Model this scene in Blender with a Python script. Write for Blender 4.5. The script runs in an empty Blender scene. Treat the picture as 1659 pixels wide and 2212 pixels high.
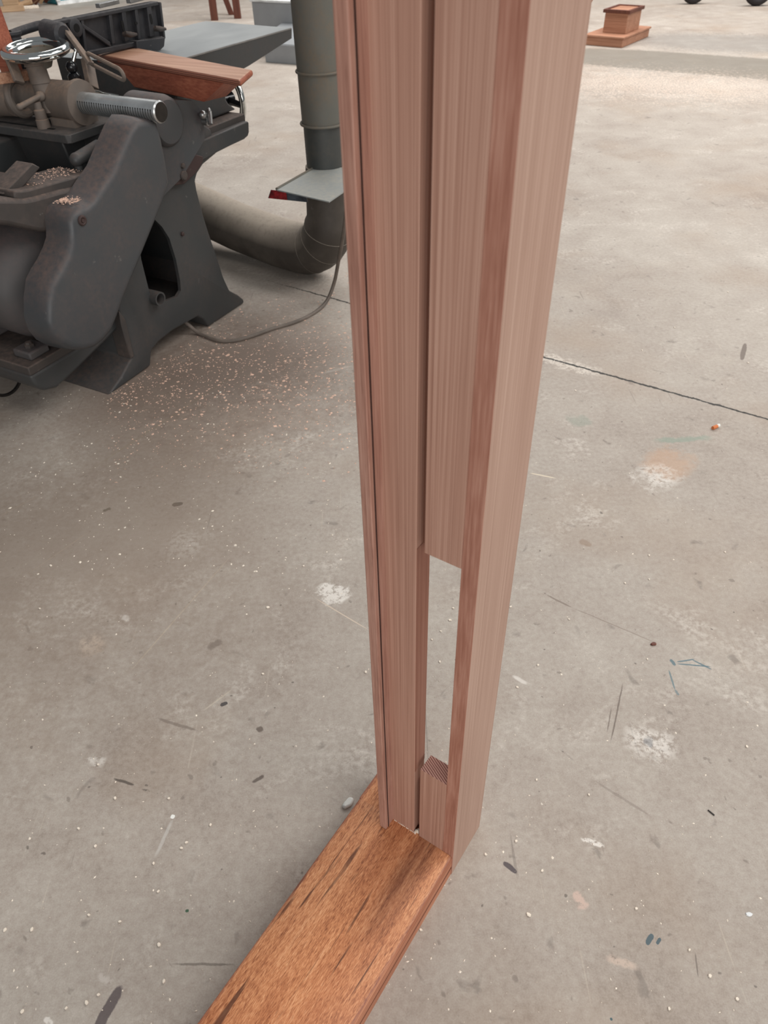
import bpy, bmesh, math, random
from mathutils import Vector, Matrix
random.seed(7)
sc = bpy.context.scene
col = sc.collection

# ------------------------------------------------------------------ camera
FPX, CX, CY, CAMH = 1568.0, 829.5, 1106.0, 1.4
RX = Vector((0.99951481, 0.03114715, 0.0))          # rows of camera-to-world rotation
RY = Vector((-0.02057637, 0.66029768, -0.75072204))
RZ = Vector((-0.02338285, 0.7503578, 0.66061821))
RM = Matrix((RX, RY, RZ))
cam_d = bpy.data.cameras.new('camera')
cam_d.sensor_fit = 'VERTICAL'; cam_d.sensor_height = 36.0
cam_d.lens = FPX * 36.0 / 2212.0
cam_d.clip_start = 0.02; cam_d.clip_end = 200
cam = bpy.data.objects.new('camera', cam_d); col.objects.link(cam)
cam.matrix_world = Matrix.Translation((0, 0, CAMH)) @ RM.to_4x4()
cam_d.dof.use_dof = True; cam_d.dof.focus_distance = 1.35; cam_d.dof.aperture_fstop = 9.0
sc.camera = cam

# ------------------------------------------------------------------ world, lights, exposure
w = bpy.data.worlds.new('world'); sc.world = w; w.use_nodes = True
bg = w.node_tree.nodes['Background']
bg.inputs[0].default_value = (0.93, 0.97, 1.0, 1); bg.inputs[1].default_value = 0.205
def area(name, loc, size, sizey, power, color=(1, 1, 1), rot=(0, 0, 0)):
    d = bpy.data.lights.new(name, 'AREA'); d.shape = 'RECTANGLE'; d.size = size; d.size_y = sizey
    d.energy = power; d.color = color
    o = bpy.data.objects.new(name, d); col.objects.link(o); o.location = loc; o.rotation_euler = rot
    return o
area('roof_skylight_front', (3.2, -1.5, 6.5), 5.0, 2.4, 170, (1.0, 0.97, 0.93))
area('roof_skylight_middle', (5.8, 3.2, 6.0), 5.0, 2.4, 300, (1.0, 0.98, 0.95))
area('roof_skylight_back', (2.5, 10.2, 7.0), 12.0, 3.0, 1150, (1.0, 0.97, 0.94))
area('roof_skylight_right', (7.0, 2.0, 5.5), 3.0, 9.0, 170, (1.0, 0.97, 0.93), (0, math.radians(45), 0))
area('added_fill_behind_camera', (0.5, -7.0, 2.4), 6.0, 4.0, 340, (1.0, 0.985, 0.97), (math.radians(80), 0, 0))  # unseen fill lamp added behind the camera to brighten the stile face
sc.view_settings.view_transform = 'Standard'; sc.view_settings.look = 'None'
sc.view_settings.gamma = 1.0; sc.view_settings.exposure = 0.0
sc.view_settings.use_curve_mapping = False

# ------------------------------------------------------------------ survey helpers (photo point -> place on a known plane)
CAM = Vector((0, 0, CAMH))
def ray(x, y): return RM @ Vector((x - CX, CY - y, -FPX))
def at(x, y, z=0.0):
    d = ray(x, y); return CAM + d * ((z - CAMH) / d.z)
# machine frame: local x = towards the aisle (q), local y = along the tables (p), local z up
MO = Vector((-0.9848, 2.2773, 0)); ME = Vector((0.48364, 0.87527, 0)); MN = Vector((0.87527, -0.48364, 0))
MROT = math.atan2(-0.48364, 0.87527)
def T(x, y, q=0.0):
    d = ray(x, y); t = (q - (CAM - MO).dot(MN)) / d.dot(MN); P = CAM + d * t - MO
    return (P.dot(ME), P.z)
def Hq(x, y, z):
    P = at(x, y, z) - MO; return (P.dot(MN), P.dot(ME))

# ------------------------------------------------------------------ node helpers
def srgb(r, g, b):
    f = lambda c: (c / 255 / 12.92) if c / 255 <= 0.04045 else ((c / 255 + 0.055) / 1.055) ** 2.4
    return (f(r), f(g), f(b), 1)
class NT:
    def __init__(s, name, rough=0.6, metal=0.0, spec=0.5):
        s.m = bpy.data.materials.new(name); s.m.use_nodes = True
        s.t = s.m.node_tree; s.b = s.t.nodes['Principled BSDF']
        s.b.inputs['Roughness'].default_value = rough; s.b.inputs['Metallic'].default_value = metal
        s.b.inputs['Specular IOR Level'].default_value = spec
        s.tc = s.t.nodes.new('ShaderNodeTexCoord')
    def n(s, typ, **kw):
        o = s.t.nodes.new(typ)
        for k, v in kw.items(): setattr(o, k, v)
        return o
    def link(s, a, b): s.t.links.new(a, b)
    def setin(s, sock, v):
        if hasattr(v, 'is_output') or isinstance(v, bpy.types.NodeSocket): s.link(v, sock)
        else: sock.default_value = v
    def mapping(s, scale, loc=(0, 0, 0), rot=(0, 0, 0), src=None):
        o = s.n('ShaderNodeMapping'); o.inputs['Scale'].default_value = scale
        o.inputs['Location'].default_value = loc; o.inputs['Rotation'].default_value = rot
        s.link(src or s.tc.outputs['Object'], o.inputs['Vector']); return o.outputs[0]
    def noise(s, vec, scale=1.0, detail=4.0, rough=0.55, dist=0.0):
        o = s.n('ShaderNodeTexNoise'); s.link(vec, o.inputs['Vector'])
        o.inputs['Scale'].default_value = scale; o.inputs['Detail'].default_value = detail
        o.inputs['Roughness'].default_value = rough; o.inputs['Distortion'].default_value = dist
        return o.outputs['Fac']
    def ramp(s, fac, stops, interp='LINEAR'):
        o = s.n('ShaderNodeValToRGB'); o.color_ramp.interpolation = interp
        e = o.color_ramp.elements
        while len(e) < len(stops): e.new(0.5)
        for i, (p, c) in enumerate(stops):
            e[i].position = p; e[i].color = c if len(c) == 4 else (*c, 1)
        s.link(fac, o.inputs[0]); return o.outputs[0]
    def bw(s, fac, a, b):
        o = s.n('ShaderNodeMapRange'); s.link(fac, o.inputs[0]); o.inputs[1].default_value = a; o.inputs[2].default_value = b
        return o.outputs[0]
    def mix(s, fac, a, b, mode='MIX'):
        o = s.n('ShaderNodeMix', data_type='RGBA', blend_type=mode)
        s.setin(o.inputs[0], fac); s.setin(o.inputs[6], a); s.setin(o.inputs[7], b); return o.outputs[2]
    def math(s, op, a, b=0.0, clamp=False):
        o = s.n('ShaderNodeMath', operation=op, use_clamp=clamp); s.setin(o.inputs[0], a); s.setin(o.inputs[1], b)
        return o.outputs[0]
    def bump(s, h, strength=0.2, dist=0.001):
        o = s.n('ShaderNodeBump'); o.inputs['Strength'].default_value = strength; o.inputs['Distance'].default_value = dist
        s.link(h, o.inputs['Height']); s.link(o.outputs[0], s.b.inputs['Normal'])
    def color(s, v): s.setin(s.b.inputs['Base Color'], v); return s.m
    def rough(s, v): s.setin(s.b.inputs['Roughness'], v)

def wood(name, light, mid, dark, axis=2, fine=420, band=70, rough=0.55, pores=0.35, along=1.0, seed=0.0, pore_len=14.0):
    s = NT(name, rough, 0, 0.35)
    def sc3(a, l):
        v = [a, a, a]; v[axis] = l; return tuple(v)
    big = s.noise(s.mapping(sc3(band, 1.3 * along), (seed, seed * 2, seed)), 1, 4, 0.6, 0.4)
    fin = s.noise(s.mapping(sc3(fine, 2.2 * along), (seed * 3, 0, 0)), 1, 3, 0.6, 0.1)
    patch = s.noise(s.mapping(sc3(9, 2.0 * along), (seed, 5, 1)), 1, 3, 0.5)
    pr = s.noise(s.mapping(sc3(fine * 1.9, pore_len), (0, seed, 3)), 1, 2, 0.5)
    a = s.math('ADD', s.math('MULTIPLY', big, 0.34), s.math('ADD', s.math('MULTIPLY', fin, 0.46), s.math('MULTIPLY', patch, 0.2)))
    c = s.ramp(a, [(0.36, dark), (0.5, mid), (0.62, light)])
    pm = s.bw(pr, 0.60, 0.74)
    pc = s.mix(1.0, c, (0.45, 0.36, 0.33, 1), 'MULTIPLY')
    c = s.mix(s.math('MULTIPLY', pm, pores), c, pc)
    s.bump(s.math('ADD', fin, s.math('MULTIPLY', pm, -0.6)), 0.12, 0.0004)
    return s.color(c), s

M = {}
M['stile'] = wood('pale_red_hardwood', srgb(194, 155, 137), srgb(177, 136, 118), srgb(150, 109, 92), band=280, fine=640, pores=0.22, seed=1.0)[0]
M['lining'] = wood('pale_striped_hardwood', srgb(188, 158, 142), srgb(172, 140, 124), srgb(150, 117, 101), band=300, fine=800, pores=0.15, seed=4.0)[0]
M['lining_edge'] = wood('reddish_sapwood_edge', srgb(188, 142, 124), srgb(169, 119, 101), srgb(148, 97, 80), band=50, fine=300, pores=0.3, along=5, seed=7.0, rough=0.5)[0]
M['bead'] = wood('pinkish_bead_wood', srgb(188, 148, 132), srgb(170, 126, 110), srgb(142, 100, 86), band=180, fine=620, pores=0.6, along=4, seed=9.0, pore_len=30)[0]
M['pocket_wood'] = wood('darker_cut_wood', srgb(172, 128, 110), srgb(154, 108, 90), srgb(132, 88, 72), band=120, pores=0.3, seed=12)[0]
M['groove_shade_wood'] = wood('shade_toned_groove_wood', srgb(142, 100, 84), srgb(126, 86, 70), srgb(108, 70, 56), band=120, pores=0.3, seed=12)[0]  # cut wood again, darkened to paint in the groove's shade
# end grain: slanted growth rings
s = NT('end_grain', 0.7, 0, 0.2)
wv = s.n('ShaderNodeTexWave', wave_type='BANDS', bands_direction='Y')
s.link(s.mapping((1, 1, 1), rot=(0, 0, math.radians(27))), wv.inputs['Vector'])
wv.inputs['Scale'].default_value = 88; wv.inputs['Distortion'].default_value = 1.0; wv.inputs['Detail'].default_value = 2; wv.inputs['Detail Scale'].default_value = 1.5
M['end_grain'] = s.color(s.ramp(wv.outputs['Fac'], [(0.1, srgb(124, 82, 74)), (0.45, srgb(172, 128, 116)), (0.9, srgb(198, 156, 142))]))
# sill: oiled orange hardwood with dark pores and a few long dark veins
s = NT('oiled_orange_hardwood', 0.42, 0, 0.4)
big = s.noise(s.mapping((45, 3.5, 45), (3, 1, 0)), 1, 5, 0.6, 0.8)
mid = s.noise(s.mapping((330, 48.0, 330)), 1, 4, 0.65, 1.2)
fin = s.noise(s.mapping((700, 110, 700), (5, 2, 0)), 1, 2, 0.6, 0.3)
pt = s.noise(s.mapping((11, 3.5, 11), (7.3, 0, 0)), 1, 3, 0.5)
a = s.math('ADD', s.math('MULTIPLY', big, 0.26), s.math('ADD', s.math('MULTIPLY', mid, 0.40), s.math('MULTIPLY', fin, 0.34)))
c = s.ramp(a, [(0.38, srgb(138, 82, 56)), (0.46, srgb(188, 122, 82)), (0.53, srgb(212, 146, 102)), (0.63, srgb(232, 174, 130))])
c = s.mix(s.bw(pt, 0.46, 0.7), c, s.mix(1.0, c, (0.72, 0.60, 0.56, 1), 'MULTIPLY'))
vein = s.noise(s.mapping((105, 6.0, 105), (11.6, 4, 2)), 1, 2, 0.4, 0.3)
c = s.mix(s.math('MULTIPLY', s.bw(vein, 0.655, 0.73), 0.85), c, srgb(84, 48, 36))
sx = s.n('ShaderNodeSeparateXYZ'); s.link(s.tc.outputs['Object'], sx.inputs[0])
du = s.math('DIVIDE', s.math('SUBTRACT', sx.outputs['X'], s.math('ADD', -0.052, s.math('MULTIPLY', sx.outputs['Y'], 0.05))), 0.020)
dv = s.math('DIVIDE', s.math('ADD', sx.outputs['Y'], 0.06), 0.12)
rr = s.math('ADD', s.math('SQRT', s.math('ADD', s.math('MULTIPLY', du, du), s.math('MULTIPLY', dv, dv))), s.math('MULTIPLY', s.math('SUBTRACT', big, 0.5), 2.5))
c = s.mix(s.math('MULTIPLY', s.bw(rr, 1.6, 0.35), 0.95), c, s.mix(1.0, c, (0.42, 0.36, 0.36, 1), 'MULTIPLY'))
pr = s.noise(s.mapping((1000, 85, 1000)), 1, 1, 0.5)
c = s.mix(s.math('MULTIPLY', s.bw(pr, 0.58, 0.7), 0.45), c, srgb(118, 62, 38))
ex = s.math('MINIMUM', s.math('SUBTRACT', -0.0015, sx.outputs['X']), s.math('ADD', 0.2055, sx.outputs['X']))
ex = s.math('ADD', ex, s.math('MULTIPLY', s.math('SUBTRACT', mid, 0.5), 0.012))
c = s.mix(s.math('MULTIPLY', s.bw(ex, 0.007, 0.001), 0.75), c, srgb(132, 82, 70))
s.bump(s.math('ADD', mid, fin), 0.18, 0.0006)
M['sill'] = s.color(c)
M['sill_edge'] = wood('sill_edge_wood', srgb(200, 142, 112), srgb(170, 110, 82), srgb(130, 76, 56), axis=1, band=120, fine=420, pores=0.5, along=2, seed=3)[0]
M['sill_dark'] = wood('sill_rebate_wood', srgb(140, 88, 62), srgb(118, 70, 50), srgb(96, 54, 40), axis=1, seed=5)[0]

def plain(name, c, rough=0.6, metal=0.0, spec=0.4, var=0.12, scale=8.0, bump=0.0):
    s = NT(name, rough, metal, spec)
    nz = s.noise(s.mapping((scale, scale, scale)), 1, 5, 0.6)
    d = tuple(x * (1 - var * 2) for x in c[:3]) + (1,); l = tuple(min(1, x * (1 + var * 2)) for x in c[:3]) + (1,)
    cc = s.ramp(nz, [(0.35, d), (0.5, c), (0.65, l)])
    if bump: s.bump(nz, bump, 0.002)
    return s.color(cc)
def cast(name, base, dust, amount=0.75, rough=0.5, sp=0.5, patchy=0.45, fine=(0.2, 0.7)):
    """painted cast iron; brown wood dust lies on its upward faces, paint chipped here and there"""
    s = NT(name, rough, 0, sp)
    geo = s.n('ShaderNodeNewGeometry'); sx = s.n('ShaderNodeSeparateXYZ'); s.link(geo.outputs['Normal'], sx.inputs[0])
    n1 = s.noise(s.mapping((6, 6, 6)), 1, 6, 0.6); n2 = s.noise(s.mapping((60, 60, 60)), 1, 3, 0.6)
    up = s.bw(sx.outputs['Z'], 0.15, 0.85)
    patch = s.bw(n1, 0.42, 0.66)
    f = s.math('ADD', s.math('MULTIPLY', up, amount), s.math('MULTIPLY', patch, patchy), True)
    c = s.mix(s.math('MULTIPLY', f, s.bw(n2, *fine)), base, dust)
    chip = s.bw(s.noise(s.mapping((22, 22, 22), (4, 2, 1)), 1, 4, 0.7), 0.68, 0.72)
    c = s.mix(s.math('MULTIPLY', chip, 0.35), c, srgb(120, 116, 112))
    s.bump(s.math('ADD', n1, s.math('MULTIPLY', n2, 0.25)), 0.15, 0.003)
    s.rough(s.math('ADD', s.math('MULTIPLY', f, 0.35), rough))
    return s.color(c)
M['cast'] = cast('grey_painted_cast_iron', srgb(54, 56, 57), srgb(80, 69, 64), 0.7, 0.42)
M['cast_cover'] = cast('grey_cover_paint', srgb(60, 63, 66), srgb(94, 79, 74), 0.8, 0.40)
M['cast_brown'] = cast('dusty_brown_cast_iron', srgb(58, 54, 52), srgb(100, 84, 76), 0.9, 0.55)
M['cast_dark'] = cast('dark_fence_casting', srgb(40, 41, 45), srgb(84, 80, 80), 0.95, 0.5)
M['motor'] = cast('motor_housing_paint', srgb(70, 68, 68), srgb(92, 78, 76), 0.6, 0.6)
M['rust'] = cast('red_brown_primer_steel', srgb(54, 38, 36), srgb(78, 58, 53), 0.5, 0.6)
M['carriage'] = cast('dusty_carriage_iron', srgb(102, 93, 86), srgb(140, 118, 102), 0.9, 0.6)
M['carriage_dark'] = cast('dark_plate_iron', srgb(62, 62, 62), srgb(96, 86, 80), 0.8, 0.5)
M['steel'] = plain('worn_bright_steel', srgb(150, 150, 150), 0.35, 0.9, 0.5, 0.08, 14)
M['chrome'] = plain('polished_chrome', srgb(215, 218, 216), 0.08, 1.0, 0.5, 0.02, 5)
M['blackknob'] = plain('black_bakelite', srgb(24, 24, 27), 0.2, 0, 0.5, 0.1, 5)
M['blacksteel'] = plain('dark_steel_face', srgb(44, 40, 38), 0.35, 0.6, 0.5, 0.15, 30)
s = NT('ground_table_steel', 0.33, 0.25, 0.6)
nz = s.noise(s.mapping((3, 1.2, 3)), 1, 5, 0.6); n2 = s.noise(s.mapping((240, 6, 10)), 1, 2, 0.5)
s.rough(s.math('ADD', s.math('MULTIPLY', nz, 0.3), 0.22))
M['tabletop'] = s.color(s.mix(s.math('MULTIPLY', n2, 0.3), s.ramp(nz, [(0.3, srgb(140, 145, 147)), (0.7, srgb(178, 181, 180))]), srgb(120, 122, 124)))
M['duct'] = cast('dusty_galvanised_duct', srgb(94, 94, 88), srgb(112, 98, 82), 0.8, 0.5, patchy=0.9)
M['duct_low'] = cast('dark_duct_collar', srgb(58, 61, 60), srgb(88, 80, 70), 0.6, 0.45)
M['duct_dark'] = cast('sooty_flexible_duct', srgb(62, 56, 50), srgb(176, 164, 150), 0.85, 0.6, patchy=0.1, fine=(-0.6, 0.5))
M['sheet'] = cast('galvanised_sheet', srgb(138, 144, 144), srgb(168, 162, 150), 0.5, 0.4)
M['sheet_front'] = plain('dark_zinc_lip', srgb(66, 72, 80), 0.4, 0.3, 0.5, 0.25, 30)
M['redmark'] = plain('faded_red_paint', srgb(120, 26, 30), 0.6, 0, 0.3, 0.3, 40)
M['cable'] = plain('grey_brown_cable', srgb(104, 94, 86), 0.6)
M['hole'] = plain('black_recess', srgb(16, 15, 15), 0.9)
M['guard_top'] = wood('worn_plywood_face', srgb(206, 166, 140), srgb(184, 138, 112), srgb(150, 104, 82), axis=0, band=40, fine=200, pores=0.3, seed=2)[0]
M['guard_block'] = wood('reddish_block_wood', srgb(166, 100, 76), srgb(146, 82, 62), srgb(118, 62, 46), axis=0, band=20, fine=160, pores=0.4, seed=6)[0]
s = NT('plywood_edge', 0.6)
sx = s.n('ShaderNodeSeparateXYZ'); s.link(s.tc.outputs['Object'], sx.inputs[0])
st = s.math('SINE', s.math('MULTIPLY', sx.outputs['Z'], 1150.0))
M['ply_edge'] = s.color(s.mix(s.bw(st, 0.35, 0.65), srgb(150, 96, 76), srgb(78, 44, 38)))
M['wood_dark'] = wood('dark_stained_timber', srgb(122, 76, 60), srgb(100, 58, 46), srgb(74, 42, 34), seed=8)[0]
M['wood_box'] = wood('varnished_box_wood', srgb(196, 150, 124), srgb(172, 124, 98), srgb(142, 96, 74), axis=0, seed=11)[0]
M['wood_pale'] = wood('rough_pine', srgb(206, 178, 146), srgb(184, 154, 122), srgb(150, 120, 92), axis=0, seed=13)[0]
M['grey_panel'] = plain('light_grey_enamel', srgb(150, 153, 156), 0.5, 0, 0.4, 0.03, 6)
M['white_trim'] = plain('white_edge', srgb(222, 224, 224), 0.5)
M['teal'] = plain('teal_plastic', srgb(40, 132, 148), 0.4)
M['teal_dark'] = plain('dark_teal_plastic', srgb(36, 74, 84), 0.5)
M['rubber'] = plain('black_rubber', srgb(40, 36, 38), 0.7)
M['gap_brown'] = plain('dark_brown_gap', srgb(58, 34, 28), 0.9)
M['chip'] = plain('pale_wood_chip', srgb(236, 224, 208), 0.8, 0, 0.2, 0.08, 50)
M['chip_red'] = plain('pink_wood_chip', srgb(216, 180, 160), 0.8, 0, 0.2, 0.1, 50)
M['white_lump'] = plain('white_foam', srgb(222, 222, 216), 0.7)
M['orange'] = plain('orange_filter', srgb(206, 120, 70), 0.7)

# ------------------------------------------------------------------ floor material
def mark_group():
    G_ = bpy.data.node_groups.new('slab_mark', 'ShaderNodeTree')
    G_.interface.new_socket('mask', in_out='OUTPUT', socket_type='NodeSocketFloat')
    for nm_ in ('X', 'Y', 'wob', 'F', 'mx', 'my', 'dx', 'dy', 'L', 'half', 'wobble', 'r0', 'r1'): G_.interface.new_socket(nm_, in_out='INPUT', socket_type='NodeSocketFloat')
    gi = G_.nodes.new('NodeGroupInput'); go = G_.nodes.new('NodeGroupOutput'); I = gi.outputs
    def mt(op, a, b=0.0):
        o = G_.nodes.new('ShaderNodeMath'); o.operation = op
        for k_, v_ in enumerate((a, b)):
            if isinstance(v_, bpy.types.NodeSocket): G_.links.new(v_, o.inputs[k_])
            else: o.inputs[k_].default_value = v_
        return o.outputs[0]
    x = mt('SUBTRACT', I['X'], I['mx']); y = mt('SUBTRACT', I['Y'], I['my'])
    u = mt('ADD', mt('MULTIPLY', x, I['dx']), mt('MULTIPLY', y, I['dy']))
    v = mt('SUBTRACT', mt('MULTIPLY', y, I['dx']), mt('MULTIPLY', x, I['dy']))
    v = mt('ADD', v, mt('MULTIPLY', mt('MULTIPLY', mt('SUBTRACT', I['wob'], 0.5), mt('MULTIPLY', I['half'], 4.0)), I['wobble']))
    du = mt('DIVIDE', mt('ABSOLUTE', u), I['L']); dv = mt('DIVIDE', mt('ABSOLUTE', v), I['half'])
    r = mt('SQRT', mt('ADD', mt('POWER', du, 4.0), mt('POWER', dv, 2.0)))
    r = mt('ADD', r, mt('MULTIPLY', mt('MULTIPLY', mt('SUBTRACT', I['F'], 0.5), 1.2), I['wobble']))
    o = G_.nodes.new('ShaderNodeMapRange'); G_.links.new(r, o.inputs[0]); G_.links.new(I['r0'], o.inputs[1]); G_.links.new(I['r1'], o.inputs[2])
    o.inputs[3].default_value = 1.0; o.inputs[4].default_value = 0.0; G_.links.new(o.outputs[0], go.inputs[0])
    return G_
MARK = mark_group()
def floor_mat():
    s = NT('worn_concrete', 0.78, 0, 0.35)
    co = s.tc.outputs['Object']
    L = s.noise(s.mapping((0.9, 0.9, 1)), 1, 5, 0.6, 0.5)
    Mm = s.noise(s.mapping((5.5, 5.5, 1), (3, 1, 0)), 1, 6, 0.65, 0.4)
    F = s.noise(s.mapping((70, 70, 1)), 1, 5, 0.7)
    G = s.noise(s.mapping((340, 340, 1)), 1, 2, 0.6)
    a = s.math('ADD', s.math('MULTIPLY', L, 0.30), s.math('ADD', s.math('MULTIPLY', Mm, 0.26), s.math('ADD', s.math('MULTIPLY', F, 0.28), s.math('MULTIPLY', G, 0.16))))
    c = s.ramp(a, [(0.36, srgb(140, 128, 118)), (0.46, srgb(163, 152, 142)), (0.55, srgb(176, 167, 157)), (0.66, srgb(198, 190, 180))])
    # tinted patches
    t1 = s.noise(s.mapping((1.7, 1.7, 1), (8, 3, 0)), 1, 4, 0.55)
    c = s.mix(s.math('MULTIPLY', s.bw(t1, 0.52, 0.72), 0.35), c, srgb(158, 136, 116))
    # scuffed light patches and dark spots
    p1 = s.noise(s.mapping((2.6, 3.4, 1), (1, 9, 0)), 1, 5, 0.7, 0.8)
    c = s.mix(s.math('MULTIPLY', s.math('MULTIPLY', s.bw(p1, 0.56, 0.7), s.bw(F, 0.42, 0.6)), 0.6), c, srgb(214, 206, 196))
    p2 = s.noise(s.mapping((17, 17, 1), (5, 0, 0)), 1, 3, 0.5, 0.6)
    c = s.mix(s.math('MULTIPLY', s.bw(p2, 0.66, 0.74), 0.4), c, srgb(96, 88, 82))
    p3 = s.noise(s.mapping((60, 60, 1), (2, 7, 0)), 1, 1, 0.5)
    c = s.mix(s.math('MULTIPLY', s.bw(p3, 0.76, 0.80), 0.6), c, srgb(80, 72, 66))
    p4 = s.noise(s.mapping((34, 34, 1), (12, 4, 0)), 1, 2, 0.5, 0.3)
    c = s.mix(s.math('MULTIPLY', s.bw(p4, 0.70, 0.75), 0.5), c, srgb(112, 102, 94))
    p5 = s.noise(s.mapping((120, 120, 1), (4, 17, 0)), 1, 1, 0.5)
    c = s.mix(s.math('MULTIPLY', s.bw(p5, 0.77, 0.80), 0.7), c, srgb(222, 212, 200))
    # scratches
    for i, (ang, sc_, th, cc, am) in enumerate([(0.7, 9, 0.73, srgb(206, 194, 176), 0.22), (1.2, 7, 0.73, srgb(204, 192, 178), 0.22), (-0.5, 8, 0.73, srgb(92, 84, 78), 0.35)]):
        nn = s.noise(s.mapping((sc_ * 9, sc_ * 0.35, 1), (i * 3.3, i, 0), (0, 0, ang)), 1, 2, 0.5, 0.2)
        c = s.mix(s.math('MULTIPLY', s.bw(nn, th, th + 0.03), am), c, cc)
    sep = s.n('ShaderNodeSeparateXYZ'); s.link(co, sep.inputs[0])
    wob = s.noise(s.mapping((26, 26, 1)), 1, 4, 0.7)
    X, Y = sep.outputs['X'], sep.outputs['Y']
    def segm(x1, y1, x2, y2, half, color, amt, soft=0.5, wobble=0.5, breakup=None):
        """straight mark on the slab between two photographed points"""
        nonlocal c
        if half < 0.03: half *= 0.7
        A = at(x1, y1); B = at(x2, y2); d = B - A; Lh = d.length / 2; d.normalize(); m = (A + B) / 2
        g = s.n('ShaderNodeGroup'); g.node_tree = MARK
        for nm_, v_ in (('X', X), ('Y', Y), ('wob', wob), ('F', F), ('mx', m.x), ('my', m.y), ('dx', d.x), ('dy', d.y), ('L', max(Lh, half)), ('half', half),
                        ('wobble', wobble), ('r0', 1.0 - soft * 0.7), ('r1', 1.0 + soft * 0.5)): s.setin(g.inputs[nm_], v_)
        mask = g.outputs[0]
        if breakup: mask = s.math('MULTIPLY', mask, s.bw(F, breakup, breakup + 0.12))
        c = s.mix(s.math('MULTIPLY', mask, amt), c, color)
    W = srgb(226, 220, 212)
    # expansion joint with crumbled light edges, sawn joint further back
    segm(1150, 764, 1300, 808, 0.035, srgb(222, 212, 200), 0.55, 0.6, 1.0, 0.4)
    segm(600, 612, 1659 + 250, 905 + 70, 0.0078, srgb(40, 40, 38), 0.95, 0.35, 1.0)
    # darker, smoother trench infill strips at the back and pale timber dust in front of them
    segm(1180, 113, 1950, 170, 0.47, srgb(120, 114, 104), 0.75, 0.12, 0.12)
    segm(1372, 84, 1950, 108, 0.55, srgb(128, 124, 120), 0.55, 0.4, 0.5)
    segm(1180, 172, 1720, 196, 0.50, srgb(238, 216, 198), 0.6, 1.0, 1.6, 0.45)
    # single marks
    segm(200, 2212 + 30, 262, 2130, 0.013, srgb(84, 74, 76), 0.85, 0.2, 0.25)
    segm(1088, 1862, 1116, 1886, 0.007, srgb(78, 70, 74), 0.9, 0.25, 0.4)
    segm(1396, 2040, 1410, 2018, 0.006, srgb(70, 90, 98), 0.9, 0.2, 0.3)
    segm(1419, 2040, 1426, 2026, 0.004, srgb(70, 90, 98), 0.9, 0.2, 0.3)
    segm(1320, 2200, 1321, 2203, 0.003, srgb(60, 90, 96), 0.9, 0.2, 0.3)
    segm(1602, 778, 1610, 742, 0.012, srgb(110, 98, 90), 0.85, 0.2, 0.2)
    segm(1462, 1434, 1535, 1440, 0.003, srgb(92, 116, 124), 0.85, 0.3, 0.3)
    segm(1462, 1430, 1500, 1424, 0.003, srgb(92, 116, 124), 0.85, 0.3, 0.3)
    segm(1495, 1425, 1537, 1446, 0.003, srgb(92, 116, 124), 0.85, 0.3, 0.3)
    segm(1448, 1424, 1458, 1438, 0.006, srgb(86, 112, 120), 0.85, 0.3, 0.4)
    segm(1445, 1448, 1458, 1490, 0.003, srgb(96, 120, 126), 0.8, 0.3, 0.3)
    segm(1458, 1490, 1466, 1502, 0.004, srgb(100, 122, 128), 0.7, 0.3, 0.4)
    segm(1345, 1478, 1320, 1600, 0.0025, srgb(104, 92, 84), 0.75, 0.5, 0.5)
    segm(1320, 1530, 1312, 1580, 0.002, srgb(110, 98, 90), 0.7, 0.5, 0.5)
    segm(1290, 1690, 1400, 1760, 0.004, srgb(120, 108, 100), 0.4, 0.5, 0.5)
    segm(1180, 1285, 1235, 1312, 0.004, srgb(120, 106, 96), 0.7, 0.5, 0.5)
    segm(1235, 1312, 1420, 1390, 0.002, srgb(128, 114, 104), 0.6, 0.5, 0.6)
    segm(1252, 1168, 1278, 1178, 0.018, srgb(146, 126, 110), 0.7, 0.4, 0.4)
    segm(1352, 1588, 1460, 1620, 0.035, W, 0.65, 0.8, 1.0, 0.42)
    segm(1390, 1600, 1410, 1605, 0.014, srgb(110, 112, 116), 0.6, 0.6, 0.8)
    segm(1255, 1810, 1305, 1828, 0.007, W, 0.85, 0.4, 0.8, 0.4)
    segm(1245, 1925, 1262, 1965, 0.016, srgb(208, 180, 166), 0.7, 0.4, 0.9, 0.38)
    segm(1310, 2066, 1375, 2090, 0.009, srgb(206, 184, 168), 0.6, 0.6, 0.9, 0.38)
    segm(1502, 2060, 1508, 2110, 0.0018, srgb(96, 86, 80), 0.6, 0.5, 0.6)
    segm(1390, 1010, 1450, 1045, 0.06, W, 0.6, 0.8, 1.0, 0.4)
    segm(1420, 990, 1470, 1010, 0.07, srgb(186, 152, 126), 0.55, 0.8, 0.8)
    segm(1415, 952, 1535, 946, 0.02, srgb(132, 148, 134), 0.6, 0.6, 0.8)
    segm(1238, 915, 1268, 905, 0.035, srgb(138, 146, 134), 0.5, 0.7, 0.9)
    segm(1146, 1022, 1200, 1033, 0.004, srgb(214, 200, 178), 0.9, 0.4, 0.3)
    segm(1108, 1460, 1138, 1478, 0.008, W, 0.6, 0.6, 0.5)
    # left half
    segm(693, 1262, 745, 1300, 0.03, W, 0.85, 0.3, 1.0, 0.38)
    segm(684, 1294, 795, 1360, 0.0022, srgb(206, 190, 172), 0.9, 0.4, 0.3)
    segm(262, 1328, 280, 1340, 0.012, W, 0.8, 0.4, 0.9, 0.38)
    segm(283, 1448, 495, 1205, 0.002, srgb(196, 180, 160), 0.7, 0.5, 0.4)
    segm(60, 1240, 190, 1150, 0.002, srgb(196, 180, 160), 0.55, 0.5, 0.4)
    segm(0, 1115, 80, 1072, 0.0025, srgb(196, 180, 160), 0.5, 0.5, 0.4)
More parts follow.
